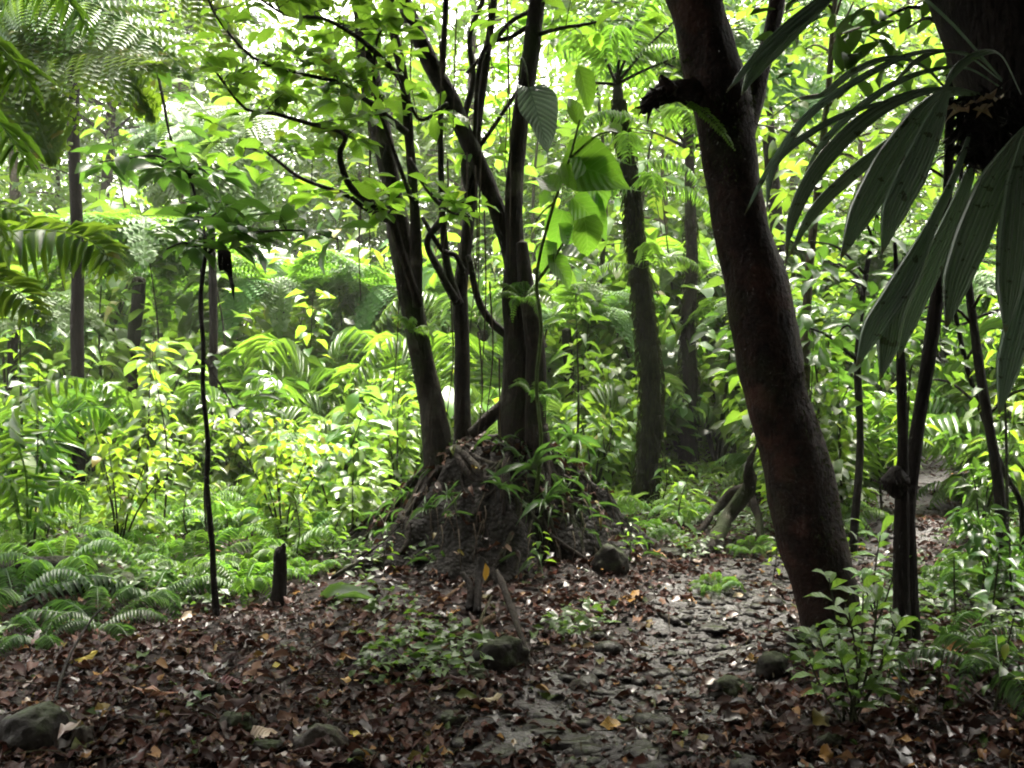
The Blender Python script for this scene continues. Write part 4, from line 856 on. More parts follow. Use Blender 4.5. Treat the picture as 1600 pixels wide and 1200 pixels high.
# --- rocks
ROCKTOP = []
def rock(name, label, px, py, w, h, mat, dpt=.8, seed=0, flat=False, group=None, rz=0., sharp=.25):
    b = G(px, py); s = w / 2 / F * b[1] * .9; hz = h / F * b[1] * (.85 if h < 60 else .95); import bmesh
    bm = bmesh.new(); bmesh.ops.create_icosphere(bm, subdivisions=4, radius=1)
    for v in bm.verts:
        c = v.co.normalized(); q = c * 1.3 + Vector((seed * 7.3, seed * 1.7, seed * 3.1))
        r = 1 + sharp * mnoise.noise(q) + .16 * abs(mnoise.noise(q * 2.1)) + .08 * mnoise.noise(q * 4.3) + .04 * mnoise.noise(q * 9)
        cell = mnoise.voronoi(q * 1.2)[0]; r *= 1 - .22 * max(0, .55 - (cell[1] - cell[0])) * .6
        v.co = Vector((c.x * s * r, c.y * s * dpt * r, max(-.6, min(c.z * 1.15, .82 if flat else 2)) * hz * r * .62 + hz * .12))
    for f in bm.faces: f.smooth = True
    bm.normal_update(); tops = [v.co.copy() for v in bm.verts if v.normal.z > .75 and v.co.z > 0]
    for v in (tops[int(U(0, len(tops)))] for _ in range(int(U(1, 5)) if tops else 0)):
        cs, sn = math.cos(rz), math.sin(rz); ROCKTOP.append((b[0] + v.x * cs - v.y * sn, b[1] + v.x * sn + v.y * cs, b[2] + v.z + .008))
    me = bpy.data.meshes.new(name); bm.to_mesh(me); bm.free()
    o = mk(name, me, None, M[mat]); o.location = tuple(b); o.rotation_euler = (0, 0, rz); return tag(o, label, 'rock', group)
RK = [
    ('squat brown angular rock at the bottom edge, below the dead-leaf slope left of the path', 498, 1178, 95, 62, 'rock_tan'), ('large dark rock half out of frame at the bottom left corner', 50, 1165, 120, 84, 'rock'),
    ('pale tan stone leaning on the dark rock at the bottom left corner', 122, 1165, 40, 42, 'rock_tan'), ('mossy boulder beside the diagonal stick, left of the path', 782, 1045, 98, 68, 'rock_moss'),
    ('small mossy stone at the foot of the mossy boulder', 748, 1068, 46, 32, 'rock_moss'), ('rounded dark upright stone at the right edge of the root mound', 955, 893, 62, 62, 'rock_moss'),
    ('dark mossy rock at the right side of the path, left of the seedling bush', 1146, 1090, 88, 46, 'rock_moss'), ('mossy lump of rock between the path and the foot of the leaning trunk', 1212, 1052, 66, 46, 'rock_moss'),
    ('low mossy rock touching the foot of the big leaning trunk', 1258, 1018, 56, 50, 'rock_moss'), ('small brown stone sitting at the left edge of the path', 906, 1085, 42, 28, 'rock_tan'),
    ('small grey stone in the litter above the mossy boulder', 934, 1005, 36, 24, 'rock'), ('flat wet grey stone bedded in the middle of the path near the bottom', 850, 1150, 104, 22, 'slab'),
    ('flat grey stone in the path, just above the bottom edge', 770, 1185, 76, 24, 'slab'), ('long low grey stone in the path beside the bright yellow leaf', 895, 1170, 90, 24, 'slab'),
    ('wide flat stone at the right of the path bottom', 1020, 1180, 110, 22, 'slab'), ('greenish flat stone left of the path bottom', 705, 1130, 52, 22, 'rock'),
    ('greenish grey stone at the bottom edge left of the path', 566, 1192, 46, 28, 'rock'), ('rounded grey stone at the bottom, between two flat path stones', 830, 1198, 46, 28, 'slab'),
    ('half-buried stone below the greenish flat stone', 735, 1155, 44, 20, 'slab'), ('mossy stone at the bottom left, behind the tiny seedling', 368, 1145, 74, 44, 'rock_moss'),
    ('small mossy stone near the orange-brown stick', 702, 1082, 38, 20, 'rock_moss'), ('flat pale stone beside the fern at the right of the root mound', 1045, 868, 60, 18, 'slab'),
    ('low flat stone in the bright bend of the path', 1110, 985, 62, 14, 'slab'), ('flat stone near the mossy rock at the path side', 1085, 1055, 54, 16, 'slab'),
    ('dark wet stone in the middle of the path bend', 1040, 1030, 44, 16, 'rock'), ('tiny dark stone at the path edge under the diagonal stick', 868, 1060, 30, 16, 'rock'),
    ('mossy rock hidden under the ferns at the left of the dark post', 150, 925, 150, 48, 'rock_moss'), ('flat mossy stone among bottom litter, left of the squat brown rock', 415, 1180, 60, 30, 'rock_moss'),
    ('dark stone on the litter bank at the bottom right', 1300, 1180, 70, 42, 'rock'), ('small grey stone on the path below the brown stone', 950, 1110, 34, 14, 'slab'),
]
for i, (lb, px, py, w, h, mt) in enumerate(RK): rock('path_stone' if mt == 'slab' else 'rock', lb, px, py, w, h * .9, mt, U(.65, .95), i + 1.3, mt == 'slab', None, U(-.5, .5))

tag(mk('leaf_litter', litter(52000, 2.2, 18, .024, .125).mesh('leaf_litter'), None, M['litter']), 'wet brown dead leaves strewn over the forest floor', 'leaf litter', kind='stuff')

mb = MB()
for _ in range(520):                                                    # fine fallen twigs
    y = 2.6 + 7 * U(0, 1) ** 1.5; x = U(-.6, .6) * y; a = U(0, 6.28); L = U(.06, .32); k = np.array([math.cos(a), math.sin(a)]) * L
    p = [np.array([x + k[0] * u + U(-.02, .02), y + k[1] * u + U(-.02, .02), gz(x + k[0] * u, y + k[1] * u) + U(.015, .04)]) for u in (0, .5, 1)]
    tube(mb, p, [U(.002, .005), .003, .0015], 4, 6)
tag(mk('twig_litter', mb.mesh('twig_litter'), None, M['rootlet']), 'fine fallen twigs lying among the dead leaves', 'twigs', kind='stuff')

# --- sticks and fallen branches
def stick(label, pts, mat, name='stick', lump=.2):
    """pts: (px, py, width, height above ground)"""
    L = []; r = []
    for px, py, w, z in pts:
        g = G(px, py + z * 250); q = np.array([(px - 800) / F * g[1], g[1], g[2] + z]) if z else g + np.array([0, 0, .012]); L.append(q); r.append(w / 2 / F * q[1])
    m = MB(); tube(m, L, r, 7, 26, lump, pts[0][0], 9.); return solo(name, m, M[mat], label, 'stick', L[0])
stick('dark mossy stick leaning diagonally over the mossy boulder', [(836, 1062, 6, 0), (818, 1010, 10, .06), (800, 960, 12, .13), (784, 915, 11, .18), (776, 895, 4, .2)], 'bark_root')
stick('blackened upright stub at the foot of the root mound, taller of two', [(745, 962, 13, 0), (748, 900, 13, .18), (752, 878, 14, .25)], 'bark_dark')
stick('blackened upright stub at the foot of the root mound, shorter of two', [(733, 958, 12, 0), (734, 920, 12, .12), (722, 900, 9, .18)], 'bark_dark')
stick('long thin grey branch lying across the litter left of the upright stubs', [(585, 998, 6, 0), (640, 965, 7, .01), (690, 940, 7, .01), (735, 905, 5, .02)], 'dead')
stick('thin curved dark twig lying left of the root mound foot', [(645, 925, 5, 0), (690, 905, 6, .01), (715, 885, 6, .02)], 'bark_root')
stick('orange-brown split stick lying over the mossy boulder', [(700, 1005, 7, .02), (740, 985, 9, .05), (772, 968, 10, .08)], 'dead')
stick('slender bowed twig standing beside the mossy boulder', [(722, 1068, 5, 0), (742, 1020, 5, .08), (752, 980, 5, .18), (768, 945, 3, .24)], 'rootlet')
stick('dark fallen stick at the right edge of the litter above the path', [(1000, 930, 9, 0), (1020, 955, 10, .01), (1048, 975, 8, 0)], 'bark_root')
stick('short pale stick pointing across the path bend', [(1105, 935, 6, 0), (1125, 965, 7, .01)], 'dead')
stick('long tan stick lying left of the upright stubs, under the large green fallen leaf', [(528, 945, 7, 0), (560, 958, 9, .01), (590, 972, 8, 0)], 'dead')
stick('thin dark twig arching at the far left above the dead leaves', [(78, 1110, 6, 0), (100, 1040, 5, .05), (135, 985, 4, .14), (160, 960, 3, .2)], 'bark_dark')
stick('thick broken mossy branch lying in the litter at the bottom left', [(290, 1085, 18, 0), (330, 1080, 18, .02), (365, 1105, 14, 0)], 'bark_moss')
stick('dark branch lying under the shrubs at the right edge', [(1510, 930, 10, .05), (1560, 955, 12, .03), (1600, 985, 12, 0)], 'bark_dark')
stick('mossy rotten log lying across the herbs at the left edge', [(-60, 905, 40, .03), (60, 890, 44, .05), (130, 895, 40, .05), (205, 930, 24, 0)], 'bark_moss', 'fallen_log')
stick('dark forked root stump slanting up behind the big leaning trunk', [(1108, 872, 16, 0), (1124, 826, 26, .12), (1143, 790, 22, .22), (1170, 738, 24, .45), (1172, 690, 12, .7), (1184, 655, 4, .9)], 'bark_root', 'fallen_log', .4)
stick('second shorter root arching down behind the leaning trunk', [(1092, 838, 8, 0), (1128, 775, 14, .2), (1160, 742, 18, .35), (1185, 790, 14, .2), (1190, 850, 9, 0)], 'bark_root', 'fallen_log', .35)
stick('thin fallen twig crossing the litter bank at the bottom right', [(1380, 1150, 6, 0), (1430, 1130, 6, .01), (1500, 1135, 4, 0)], 'dead')

# --- single fallen leaves that stand out
def fallen(label, px, py, L, mat, w=.5, kind=1, name='fallen_leaf', lift=.02):
    b = G(px, py) + np.array([0, 0, lift + .012]); Lw = L / F * b[1]; m = MB(); a = U(-.5, .5) + (0 if U(0, 1) > .5 else math.pi); tm = T_DRY[kind % 4]
    d = np.array([[math.cos(a), math.sin(a), U(-.05, .2)]]); put(m, tm, b[None] - d * Lw * .5, d, np.array([[U(-.2, .2), -.45, 1.]]), Lw, Lw * w)
    return solo(name, m, M[mat], label, 'leaf', b)
for lb, px, py, L, mt, w in [
    ('rounded yellow-brown fallen leaf near the low fern, at the left', 92, 983, 46, 'yellow', .75), ('long narrow yellowish fallen leaf below the low fern at the left', 122, 1044, 52, 'yellow', .25),
    ('big red-brown fallen leaf at the left of the litter slope', 358, 1084, 44, 'red', .7), ('orange fallen leaf above the bottom seedling', 240, 1098, 66, 'orange', .3),
    ('curled bright yellow fallen leaf right of the red-brown leaf', 432, 1056, 26, 'yellow', .5), ('pale tan fallen leaf at the bottom, left of the squat brown rock', 408, 1165, 46, 'tan', .8),
    ('light tan rolled fallen leaf beside the pale tan stone', 132, 1150, 42, 'tan', .5), ('bright yellow curled fallen leaf on the path near the bottom', 955, 1148, 34, 'yellow', .7),
    ('yellow fallen leaf at the bottom left of the path', 548, 1166, 26, 'yellow', .55), ('two-toned tan fallen leaf curled on the flat path stones', 765, 1108, 38, 'tan', .4),
    ('orange fallen leaf at the right of the path bottom', 1066, 1158, 34, 'orange', .6), ('yellowish fallen leaf in the litter above the path edge', 907, 980, 20, 'yellow', .6),
    ('orange fallen leaf near the dark fallen stick by the path', 998, 940, 20, 'orange', .7), ('reddish fallen leaf right of the mossy rock at the path side', 1248, 1102, 40, 'red', .5),
    ('orange fallen leaf lying on the mossy rock beside the path', 1180, 1042, 30, 'orange', .6), ('greenish tan fallen leaf in the left litter', 545, 1078, 28, 'yellow', .5),
    ('small white fallen leaf shining at the left of the herbs', 208, 842, 30, 'whiteleaf', .5), ('pink-brown fallen leaf at the root mound foot', 716, 872, 24, 'red', .6),
    ('tan fallen leaf on the path bend', 1155, 940, 22, 'tan', .5), ('brown-red fallen leaf in the litter left of the mossy boulder', 640, 1035, 28, 'red', .6),
    ('white scrap of fallen leaf under the shrub left of the dark sapling', 60, 776, 28, 'whiteleaf', .4), ('orange fallen leaf right of the mossy boulder', 864, 1010, 24, 'orange', .5)]:
    fallen(lb, px, py, L, mt, w, rng.integers(0, 3))
b = G(585, 950); m = MB(); A, B = G(585, 955) + np.array([0, 0, .05]), G(470, 935) + np.array([0, 0, .09]); put(m, T_ST[2], A[None], (B - A)[None], np.array([[0, -.5, 1]]), np.linalg.norm(B - A), .08)
solo('fallen_leaf', m, M['strap'], 'large green strap-shaped fallen leaf lying right of the dark broken post', 'leaf', A)
for px, py, lb, c in [(757, 880, 'yellow-orange leaf caught upright on a stub before the root mound', 'yellow')]:
    b = P(px, py, 6.2); m = MB(); put(m, T_OV[0], b[None], np.array([[.1, -.1, -1]]), np.array([[.3, -1, .1]]), .13, .05); solo('dead_leaf', m, M[c], lb, 'leaf', b)

# --- prototypes of the plants that fill the clearing
PR = {
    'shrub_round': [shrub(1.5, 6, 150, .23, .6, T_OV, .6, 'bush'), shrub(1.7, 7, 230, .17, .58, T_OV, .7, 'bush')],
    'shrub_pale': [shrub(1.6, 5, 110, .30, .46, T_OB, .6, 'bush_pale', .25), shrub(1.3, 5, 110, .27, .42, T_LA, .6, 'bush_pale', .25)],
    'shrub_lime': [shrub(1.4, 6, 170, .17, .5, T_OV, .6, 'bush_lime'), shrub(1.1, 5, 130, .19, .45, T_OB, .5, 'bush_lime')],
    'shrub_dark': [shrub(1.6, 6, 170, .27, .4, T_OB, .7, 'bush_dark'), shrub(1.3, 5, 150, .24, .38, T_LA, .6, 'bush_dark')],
    'sapling_lance': [sapling(2.3, 40, .26, .3, T_LA, 'bush', .15), sapling(2.8, 46, .24, .3, T_LA, 'bush_lime', .2)],
    'sapling_oval': [sapling(2.0, 34, .24, .5, T_OV, 'bush_lime', .12), sapling(2.6, 44, .22, .5, T_OB, 'bush', .2)],
    'fern': [fern(11, .95, 'fern', False, .6, npin=34, pw=.026, plen=.2), fern(9, .8, 'fern', False, .5, npin=26, pw=.035, plen=.24)],
    'palm': [fern(11, 1.7, 'palm', False, .9, npin=26, pw=.045, plen=.32), fern(10, 1.5, 'bush_pale', False, .8, npin=22, pw=.06, plen=.34)],
    'bigleaf': [bigleafplant(9, .42, .9), bigleafplant(7, .5, 1.2, 'bush_lime')],
    'strap': [strapplant(16, .8, .05), strapplant(13, .6, .06, 'bush_lime')],
}
def fern_trunk(h):
    m = MB(); tube(m, [(0, 0, -.1), (.06, .03, h * .5), (0, 0, h)], [.08, .06, .07], 8, 20, .3, h, 9.); return m.mesh('trunk')
PR['tree_fern'] = [fern(12, 1.7, 'fern', True, .35, 2.0, 34, .05, .26, fern_trunk(2.0)), fern(11, 1.5, 'bush_pale', False, .4, 1.5, 40, .05, .24, fern_trunk(1.5))]
LOOK = {'shrub_round': ('shrub', 'round-leaved green shrub'), 'shrub_pale': ('shrub', 'pale wet shining shrub'), 'shrub_lime': ('shrub', 'lime-green shrub'), 'shrub_dark': ('shrub', 'dark glossy shrub'),
        'sapling_lance': ('sapling', 'pointed-leaved sapling'), 'sapling_oval': ('sapling', 'oval-leaved sapling'), 'fern': ('fern', 'arching feathery fern'), 'palm': ('palm', 'low palm'),
        'tree_fern': ('tree_fern', 'tree fern'), 'bigleaf': ('leafy_plant', 'very large-leaved plant'), 'strap': ('strap_plant', 'tuft of long strap leaves')}
CATN = {'tree_fern': 'tree fern', 'shrub': 'shrub', 'sapling': 'sapling', 'fern': 'fern', 'palm': 'palm', 'leafy_plant': 'plant', 'strap_plant': 'plant'}
ZN = [(60, 'at the left edge'), (175, 'around the slim straight trunk'), (300, 'right of the slim straight trunk'), (380, 'behind the thin dark sapling'), (480, 'right of the thin dark sapling'), (580, 'in the clearing'), (660, 'behind the rooted tree\'s left stem'), (770, 'between the rooted tree\'s stems'),
      (870, 'right behind the rooted tree'), (950, 'right of the rooted tree'), (1050, 'behind the mossy trunk'), (1180, 'left of the big leaning trunk'), (1290, 'right of the big leaning trunk'), (1400, 'under the drooping pleated leaves'), (1500, 'beside the far bend of the path'), (9999, 'by the right edge')]
PL = []
def plant(kind, px, d, s=1., v=None):
    PL.append([kind, px, d, s * U(.88, 1.12), int(rng.integers(0, len(PR[kind]))) if v is None else v])
KS = ['shrub_round', 'shrub_pale', 'shrub_lime', 'shrub_dark', 'sapling_lance', 'sapling_oval', 'fern', 'palm', 'bigleaf', 'strap']
# scatter: rows of the clearing (depth, count, scale, px range, kind weights)
for d0, d1, n, s0, s1, p0, p1, wt in [
    (9.5, 12.5, 26, .55, .85, -20, 640, [2, 3, 4, .6, 1.5, 3, 2, 1, 2, 1]),
    (12.5, 16, 34, .9, 1.25, -20, 660, [3, 5, 4, 1, 2, 3, 1.5, 1.5, 2, .6]),
    (16, 24, 34, 1.5, 2.1, -40, 700, [4, 6, 3, 2, 1, 2, .6, 2, 1, 0]),
    (10.5, 14, 14, .8, 1.1, 640, 1060, [2, 2, 3, .5, 2, 2, 2, 1.5, 2, 1]),
    (14, 24, 30, 1.2, 2.0, 640, 1240, [4, 3, 4, 1, 2, 2, 1, 2, 1, 0]),
    (8.5, 12.5, 20, .7, 1.1, 1200, 1420, [3, 1.5, 2, 2, 2, 2, 2, 1, 1, .5]),
    (8, 13, 14, .7, 1.1, 1500, 1680, [2, 1, 1, 3, 2, 2, 2, 1.5, 1, 1]),
    (6.9, 9.3, 16, .45, .8, -30, 560, [.5, 1, 2, .6, 3, 3, 2, .6, 2, .5]), (7.4, 9.6, 8, .5, .8, 1190, 1420, [1, .5, 1, 2, 2, 2, 2, .5, 1, .5]),
    (13, 18, 34, 1.7, 2.5, -40, 1250, [3, 4, 6, .4, 3, 5, 0, .5, 1, 0]), (17, 21, 20, 2.3, 3.1, -60, 1600, [3, 3, 6, .3, 2, 4, 0, 0, 0, 0]),
    (13, 24, 26, 1.2, 2.1, 1180, 1680, [4, 2.5, 3, 2, 2, 2, 1, 2, 1, 0])]:
    wt = np.array(wt) / sum(wt)
    for _ in range(n):
        for _try in range(40):
            px, d = U(p0, p1), U(d0, d1); g = GD(px, d)
            if any(a < px < b and d < q for a, b, q in ((1420, 1548, 17.5), (1020, 1135, 12.5), (62, 180, 10.9), (985, 1050, 9.9))): continue
            if pathdist(g[0], g[1]) > 1.5 and all((px - q[1]) ** 2 * (d / F) ** 2 + (d - q[2]) ** 2 > .30 for q in PL): break
        plant(KS[rng.choice(len(KS), p=wt)], px, d, U(s0, s1) * 1.08)
# planted where the photo shows them clearly
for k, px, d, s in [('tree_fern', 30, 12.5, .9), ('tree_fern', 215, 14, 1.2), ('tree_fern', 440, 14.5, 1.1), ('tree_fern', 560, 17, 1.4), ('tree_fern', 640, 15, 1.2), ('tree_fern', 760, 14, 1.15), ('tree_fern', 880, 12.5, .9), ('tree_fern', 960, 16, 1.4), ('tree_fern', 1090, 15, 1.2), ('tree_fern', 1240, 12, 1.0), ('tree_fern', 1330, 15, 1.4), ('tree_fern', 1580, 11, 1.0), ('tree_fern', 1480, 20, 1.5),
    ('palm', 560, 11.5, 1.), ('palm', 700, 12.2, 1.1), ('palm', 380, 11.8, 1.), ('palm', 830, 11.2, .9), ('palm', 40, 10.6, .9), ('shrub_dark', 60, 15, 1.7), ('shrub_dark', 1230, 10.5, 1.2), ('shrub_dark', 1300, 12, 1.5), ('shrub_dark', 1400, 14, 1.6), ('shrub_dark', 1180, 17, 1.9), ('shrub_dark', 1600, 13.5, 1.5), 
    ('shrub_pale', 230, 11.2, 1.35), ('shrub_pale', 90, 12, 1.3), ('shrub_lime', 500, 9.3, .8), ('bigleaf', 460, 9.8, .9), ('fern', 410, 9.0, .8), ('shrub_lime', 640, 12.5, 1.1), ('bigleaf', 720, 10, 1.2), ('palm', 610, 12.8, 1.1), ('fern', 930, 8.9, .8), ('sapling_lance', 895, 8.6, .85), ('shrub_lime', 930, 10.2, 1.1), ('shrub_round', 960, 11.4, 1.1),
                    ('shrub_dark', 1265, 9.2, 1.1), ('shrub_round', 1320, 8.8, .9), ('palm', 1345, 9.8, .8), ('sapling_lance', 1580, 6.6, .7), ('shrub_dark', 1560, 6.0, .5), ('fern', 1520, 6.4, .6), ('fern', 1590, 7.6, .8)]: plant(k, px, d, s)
def row(d): return 'front row' if d < 12 else 'middle row' if d < 16 else 'back row'
keys = {}
for q in PL:
    z = next(p for lim, p in ZN if q[1] < lim); q.append((q[0], q[4], z, row(q[2]))); keys.setdefault(q[-1], []).append(q)
for k_, L_ in keys.items():
    L_.sort(key=lambda q: q[1])
    ORD = {1: [''], 2: ['left of two: ', 'right of two: '], 3: ['left of three: ', 'middle of three: ', 'right of three: ']}.get(len(L_), ['%s of four: ' % w for w in ('leftmost', 'second', 'third', 'last')] + [''] * 9)
    for q, w in zip(L_[:4], ORD):
        kind, px, d, s, v, key = q; nm, look = LOOK[kind]
        size = ('smaller-leaved ', 'fuller ')[v] if kind.startswith('shrub') else ('tall ', 'slender ')[v] if kind.startswith('sap') else ('lacy ', 'coarse ')[v] if 'fern' in kind else ('deep green ', 'pale ')[v]
        spawn(PR[kind][v], nm, '%s%s%s %s, %s' % (w, size, look, key[2], key[3]), CATN[nm], GD(px, d), U(0, 6.28), s, {'tree_fern': 'tree ferns in the clearing', 'shrub': 'shrubs in the clearing', 'sapling': 'saplings in the clearing', 'fern': 'ferns in the clearing', 'palm': 'palms in the clearing', 'leafy_plant': 'large-leaved plants in the clearing', 'strap_plant': 'strap-leaved tufts in the clearing'}[nm], (U(-.06, .06), U(-.06, .06)))

# --- plants close to the camera, each placed by hand
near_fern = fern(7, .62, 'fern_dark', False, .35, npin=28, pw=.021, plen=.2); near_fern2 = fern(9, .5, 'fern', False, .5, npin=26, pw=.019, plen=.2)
for pr, px, py, s, lb in [
    (near_fern, 150, 985, .95, 'dark low fern with a long frond pointing right, over the dead leaves at the left'), (near_fern, 60, 1010, .7, 'dim low fern beside the yellow-brown leaf at the left edge'),
    (near_fern2, 1010, 850, .75, 'bright fern at the right foot of the root mound, beside the upright stone'), (near_fern2, 1120, 930, .5, 'small mossy-green fern on the left edge of the path bend'),
    (near_fern2, 390, 900, .9, 'fern growing just left of the dark broken post'), (near_fern2, 250, 880, .9, 'fern in the herbs between the rotten log and the dark sapling'),
    (near_fern, 560, 860, .8, 'small fern on the slope left of the root mound'), (near_fern2, 480, 905, .6, 'small bright fern right of the dark broken post'),
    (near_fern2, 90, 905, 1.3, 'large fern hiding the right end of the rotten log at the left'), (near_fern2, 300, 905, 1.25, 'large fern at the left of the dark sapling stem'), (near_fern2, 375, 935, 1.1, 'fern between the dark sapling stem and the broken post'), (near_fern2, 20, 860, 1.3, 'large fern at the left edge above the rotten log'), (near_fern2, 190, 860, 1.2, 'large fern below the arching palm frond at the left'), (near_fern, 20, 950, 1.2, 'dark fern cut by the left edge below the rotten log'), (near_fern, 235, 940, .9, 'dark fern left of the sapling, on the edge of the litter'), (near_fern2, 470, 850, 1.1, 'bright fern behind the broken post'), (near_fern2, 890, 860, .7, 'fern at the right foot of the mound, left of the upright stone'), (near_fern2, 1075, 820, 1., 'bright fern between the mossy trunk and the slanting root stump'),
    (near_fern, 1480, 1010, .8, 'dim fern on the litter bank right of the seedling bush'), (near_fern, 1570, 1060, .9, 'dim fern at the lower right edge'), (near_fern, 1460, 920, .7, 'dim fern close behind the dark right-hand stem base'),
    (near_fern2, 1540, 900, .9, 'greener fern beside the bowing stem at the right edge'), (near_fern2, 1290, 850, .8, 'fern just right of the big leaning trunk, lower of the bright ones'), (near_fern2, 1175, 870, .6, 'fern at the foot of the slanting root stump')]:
    spawn(pr, 'fern', lb, 'fern', G(px, py), U(0, 6.28), s, 'ferns near the path', (U(-.1, .1), U(-.1, .1)))
hb = [seedp for seedp in (sapling(.38, 12, .12, .42, T_OV, 'bush_dark', .03, .2), sapling(.5, 14, .13, .38, T_OB, 'bush', .05, .25), sapling(.6, 12, .16, .4, T_OV, 'bush_lime', .05, .3))]
for k, px, py, s, lb in [
    (0, 1445, 1000, .9, 'small dark-leaved herb behind the seedling bush'), (0, 1500, 985, 1.1, 'dark-leaved herb left of the dim ferns at the right'), (0, 1550, 1000, 1.2, 'larger dark-leaved herb near the right edge'), (0, 1590, 960, 1.3, 'dark-leaved herb cut by the right edge'),
    (0, 1470, 1110, .6, 'tiny dark herb on the bottom right litter bank'), (1, 1530, 960, 1., 'mid-green herb under the bowing stem'), (1, 1560, 1120, .8, 'mid-green herb at the lower right corner'), (0, 1415, 1060, .8, 'dark herb right beside the seedling bush'),
    (1, 520, 880, .8, 'mid-green herb right of the broken post'), (1, 460, 880, .9, 'mid-green herb close behind the broken post'), (2, 170, 850, 1.1, 'lime herb near the white fallen leaf'), (2, 120, 840, .9, 'lime herb at the rotten log'), (2, 255, 830, 1., 'lime herb behind the ferns left of the sapling'),
    (1, 300, 860, 1., 'mid-green herb at the foot of the dark sapling'), (1, 360, 880, .8, 'mid-green herb right of the sapling stem'), (2, 540, 830, .9, 'lime herb at the left foot of the root mound'), (1, 985, 880, .6, 'mid-green herb beside the upright stone'),
    (2, 1070, 850, .9, 'lime herb at the foot of the mossy trunk'), (2, 1030, 800, .9, 'lime herb behind the mossy trunk foot'), (1, 1330, 900, .8, 'mid-green herb between the leaning trunk and the dark stem'), (0, 1385, 1100, .7, 'dark herb at the bottom right of the seedling bush'),
    (2, 840, 905, .5, 'little lime herb in front of the root mound'), (1, 600, 905, .6, 'mid-green herb below the left roots of the mound'), (2, 1210, 910, .5, 'lime herb at the left foot of the leaning trunk')]:
    spawn(hb[k], 'herb', lb, 'herb', G(px, py), U(0, 6.28), s, 'small herbs on the forest floor', (U(-.15, .15), U(-.15, .15)))
ep = strapplant(12, .30, .02, 'fern_dark')
for px, py, dd, s, lb in [(835, 735, 6.62, 1., 'largest strap-leaved tuft on the root mound, before the main stem'), (780, 765, 6.6, .7, 'small strap-leaved tuft on the root mound, left of the largest'), (855, 790, 6.45, .9, 'strap-leaved tuft hanging low on the right of the root mound'), (890, 690, 6.8, .9, 'strap-leaved tuft high at the right shoulder of the root mound'), (700, 780, 6.55, .6, 'little strap-leaved tuft on the left of the root mound'), (665, 800, 6.6, .6, 'strap-leaved tuft among the left roots of the mound')]:
    spawn(ep, 'strap_plant', lb, 'plant', P(px, py, dd), U(0, 6.28), s, 'tufts growing on the root mound', (.35, 0))
for px, py, dd, s, rz, lb in [(818, 470, 7.0, .6, 0, 'small fern perched on the main stem of the rooted tree'), (640, 520, 7.1, .5, 2, 'small fern perched on the left stem of the rooted tree'), (830, 620, 6.95, .5, 1, 'lower fern perched on the main stem of the rooted tree')]:
    spawn(near_fern2, 'fern', lb, 'fern', P(px, py, dd), rz, s, None, (.5, 0))
for px, py, lb in [(1030, 170, 'scaly fern frond hanging under the broken branch stub')]:
    m = frond_mb(np.array([P(1062, 158, 5.2), P(1095, 175, 5.15), P(1125, 205, 5.1), P(1146, 236, 5.1)]), 24, .045, .022, droop=.2, r0=.004, up=(0, -.8, .6), tms=[T_LO[0]]); solo('fern', m, M['fern'], lb, 'fern', P(1062, 158, 5.2))
    
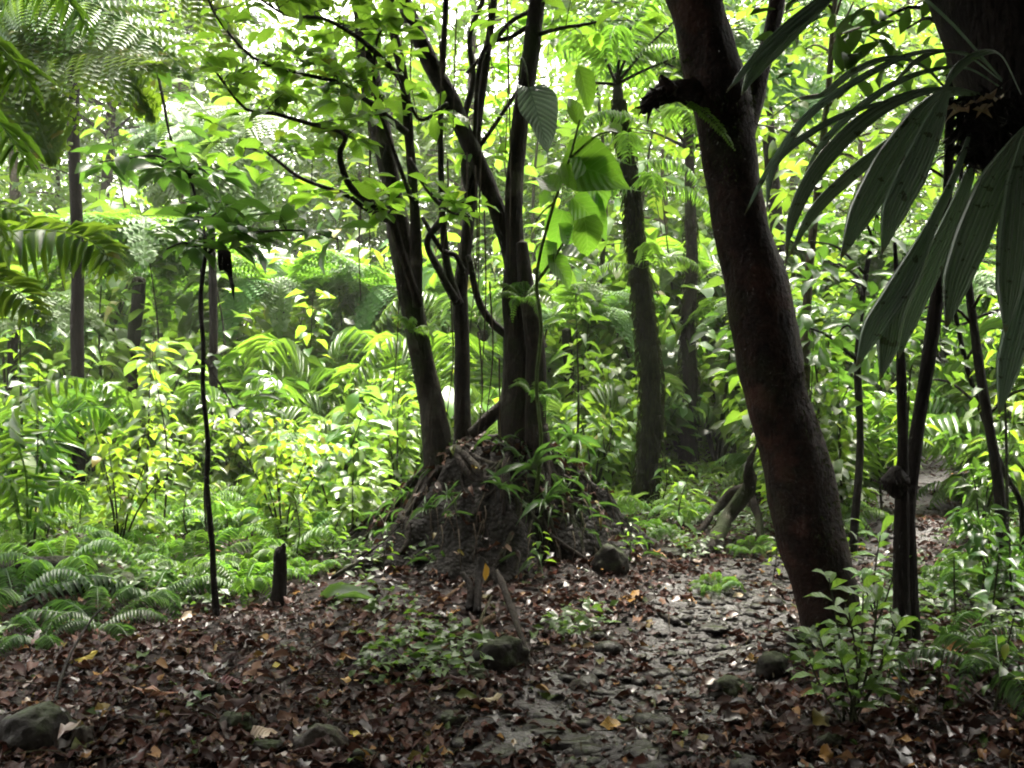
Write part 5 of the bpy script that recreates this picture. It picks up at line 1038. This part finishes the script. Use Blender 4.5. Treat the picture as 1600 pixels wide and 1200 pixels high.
# --- background trees beyond the clearing
BT = [bgtree(8.5, .09, 1.9, 46, 46, .24, .48, T_LO, 'crown', zlo=.42), bgtree(10, .11, 2.3, 56, 44, .26, .48, T_LO, 'crown', 'bark_root', zlo=.45, lean=-.5), bgtree(7, .06, 1.5, 38, 40, .2, .5, T_OV, 'bush_lime', zlo=.4), bgtree(9, .10, 2.0, 48, 44, .24, .45, T_LO, 'crown_dark', 'bark_root', zlo=.45, lean=.6)]
for k, px, d, s, lb in [
    (0, 20, 14.5, 1.0, 'tree with a mid-green crown at the left edge beyond the clearing'), (1, 165, 15.5, 1.0, 'tall dark-stemmed tree just right of the slim straight trunk'), (3, 250, 19, 1.1, 'dark-crowned tree behind the pale tree fern'), (2, 300, 16, 1.0, 'lime-leaved small tree behind the dark sapling'),
    (0, 395, 20, 1.0, 'tree right of the dark sapling, at the back of the clearing'), (1, 480, 23, .8, 'lower tree under the pale sky patch at the upper left'), (2, 555, 18, .95, 'lime-leaved small tree left of the rooted tree'), (0, 640, 21, .85, 'tree seen past the left stem of the rooted tree'),
    (0, 725, 17, 1.12, 'tall tree filling the gap between the upper stems of the rooted tree'), (2, 800, 20, 1.5, 'tall lime-leaved tree just left of the main stem top of the rooted tree'), (0, 690, 23, 1.3, 'far tall tree behind the fork of the rooted tree'),
    (2, 735, 19, .75, 'low lime tree seen between the stems of the rooted tree'), (1, 875, 22, .65, 'low tree under the white sky, right of the rooted tree'), (2, 905, 16, .8, 'lime-leaved small tree behind the climbing plant'), (0, 1035, 15, .9, 'thin tree right beside the mossy trunk'),
    (3, 1120, 20, 1.0, 'dark-crowned tree behind the big leaning trunk'), (0, 1250, 14, 1.0, 'tree with trailing stems right of the big leaning trunk'), (2, 1330, 11.5, .85, 'lime-leaved tree above the left of the drooping leaves'), (1, 1420, 17, 1.0, 'tree beyond the far bend of the path'), (2, 1540, 15, 1.0, 'lime-leaved tree behind the right edge stems'), (3, 1620, 19, 1.1, 'dark-crowned tree at the right edge'),
    (2, 90, 19, 1.1, 'lime-leaved tree far back behind the slim straight trunk'), (0, 1190, 24, 1., 'far tree past the big leaning trunk'), (0, 1340, 22, 1.1, 'far mid-green tree above the path')]:
    spawn(BT[k], 'tree', lb, 'tree', GD(px, d * 1.3 + 2.5), U(0, 6.28), s * 1.25, 'trees beyond the clearing', (U(-.05, .05), U(-.05, .05)))
# broad-leaved tree behind the drooping leaves (upper right)
pole('tree', 'broad-leaved tree with round leaves behind the drooping pleated leaves, upper right', 'tree', [(1265, 790, 16), (1258, 600, 15), (1262, 440, 14), (1275, 300, 12), (1290, 150, 10), (1300, 0, 8), (1310, -150, 6)], 8.6, 'bark_grey', crown=(.5, 1.15, 22, 22, .19, .55, T_OB, 'bush'))
pole('tree', 'leafy dark sapling tree under the drooping pleated leaves, right of the leaning trunk', 'tree', [(1335, 850, 14), (1345, 700, 12), (1340, 560, 11), (1350, 440, 9), (1370, 330, 6)], 7.6, 'bark_dark', crown=(.35, .65, 12, 14, .2, .5, T_OB, 'bush_dark'))

# --- damp air of the clearing
m, t = newmat('haze'); out = node(t, 'ShaderNodeOutputMaterial'); pv = node(t, 'ShaderNodeVolumePrincipled'); pv.inputs['Color'].default_value = (.95, .97, .88, 1); pv.inputs['Density'].default_value = .0014
t.links.new(pv.outputs[0], out.inputs['Volume'])
mb = MB(); x0, x1, y0, y1, z0, z1 = -72, 72, -32, 112, -2.5, 17.5
mb.add([(x0, y0, z0), (x1, y0, z0), (x1, y1, z0), (x0, y1, z0), (x0, y0, z1), (x1, y0, z1), (x1, y1, z1), (x0, y1, z1)], [(3, 2, 1, 0), (4, 5, 6, 7), (0, 1, 5, 4), (1, 2, 6, 5), (2, 3, 7, 6), (3, 0, 4, 7)])
hz = mb.mesh('haze'); hz.polygons.foreach_set('use_smooth', np.zeros(6, bool)); tag(mk('haze', hz, None, m), 'pale humid air veiling the far side of the clearing', 'haze', kind='stuff')
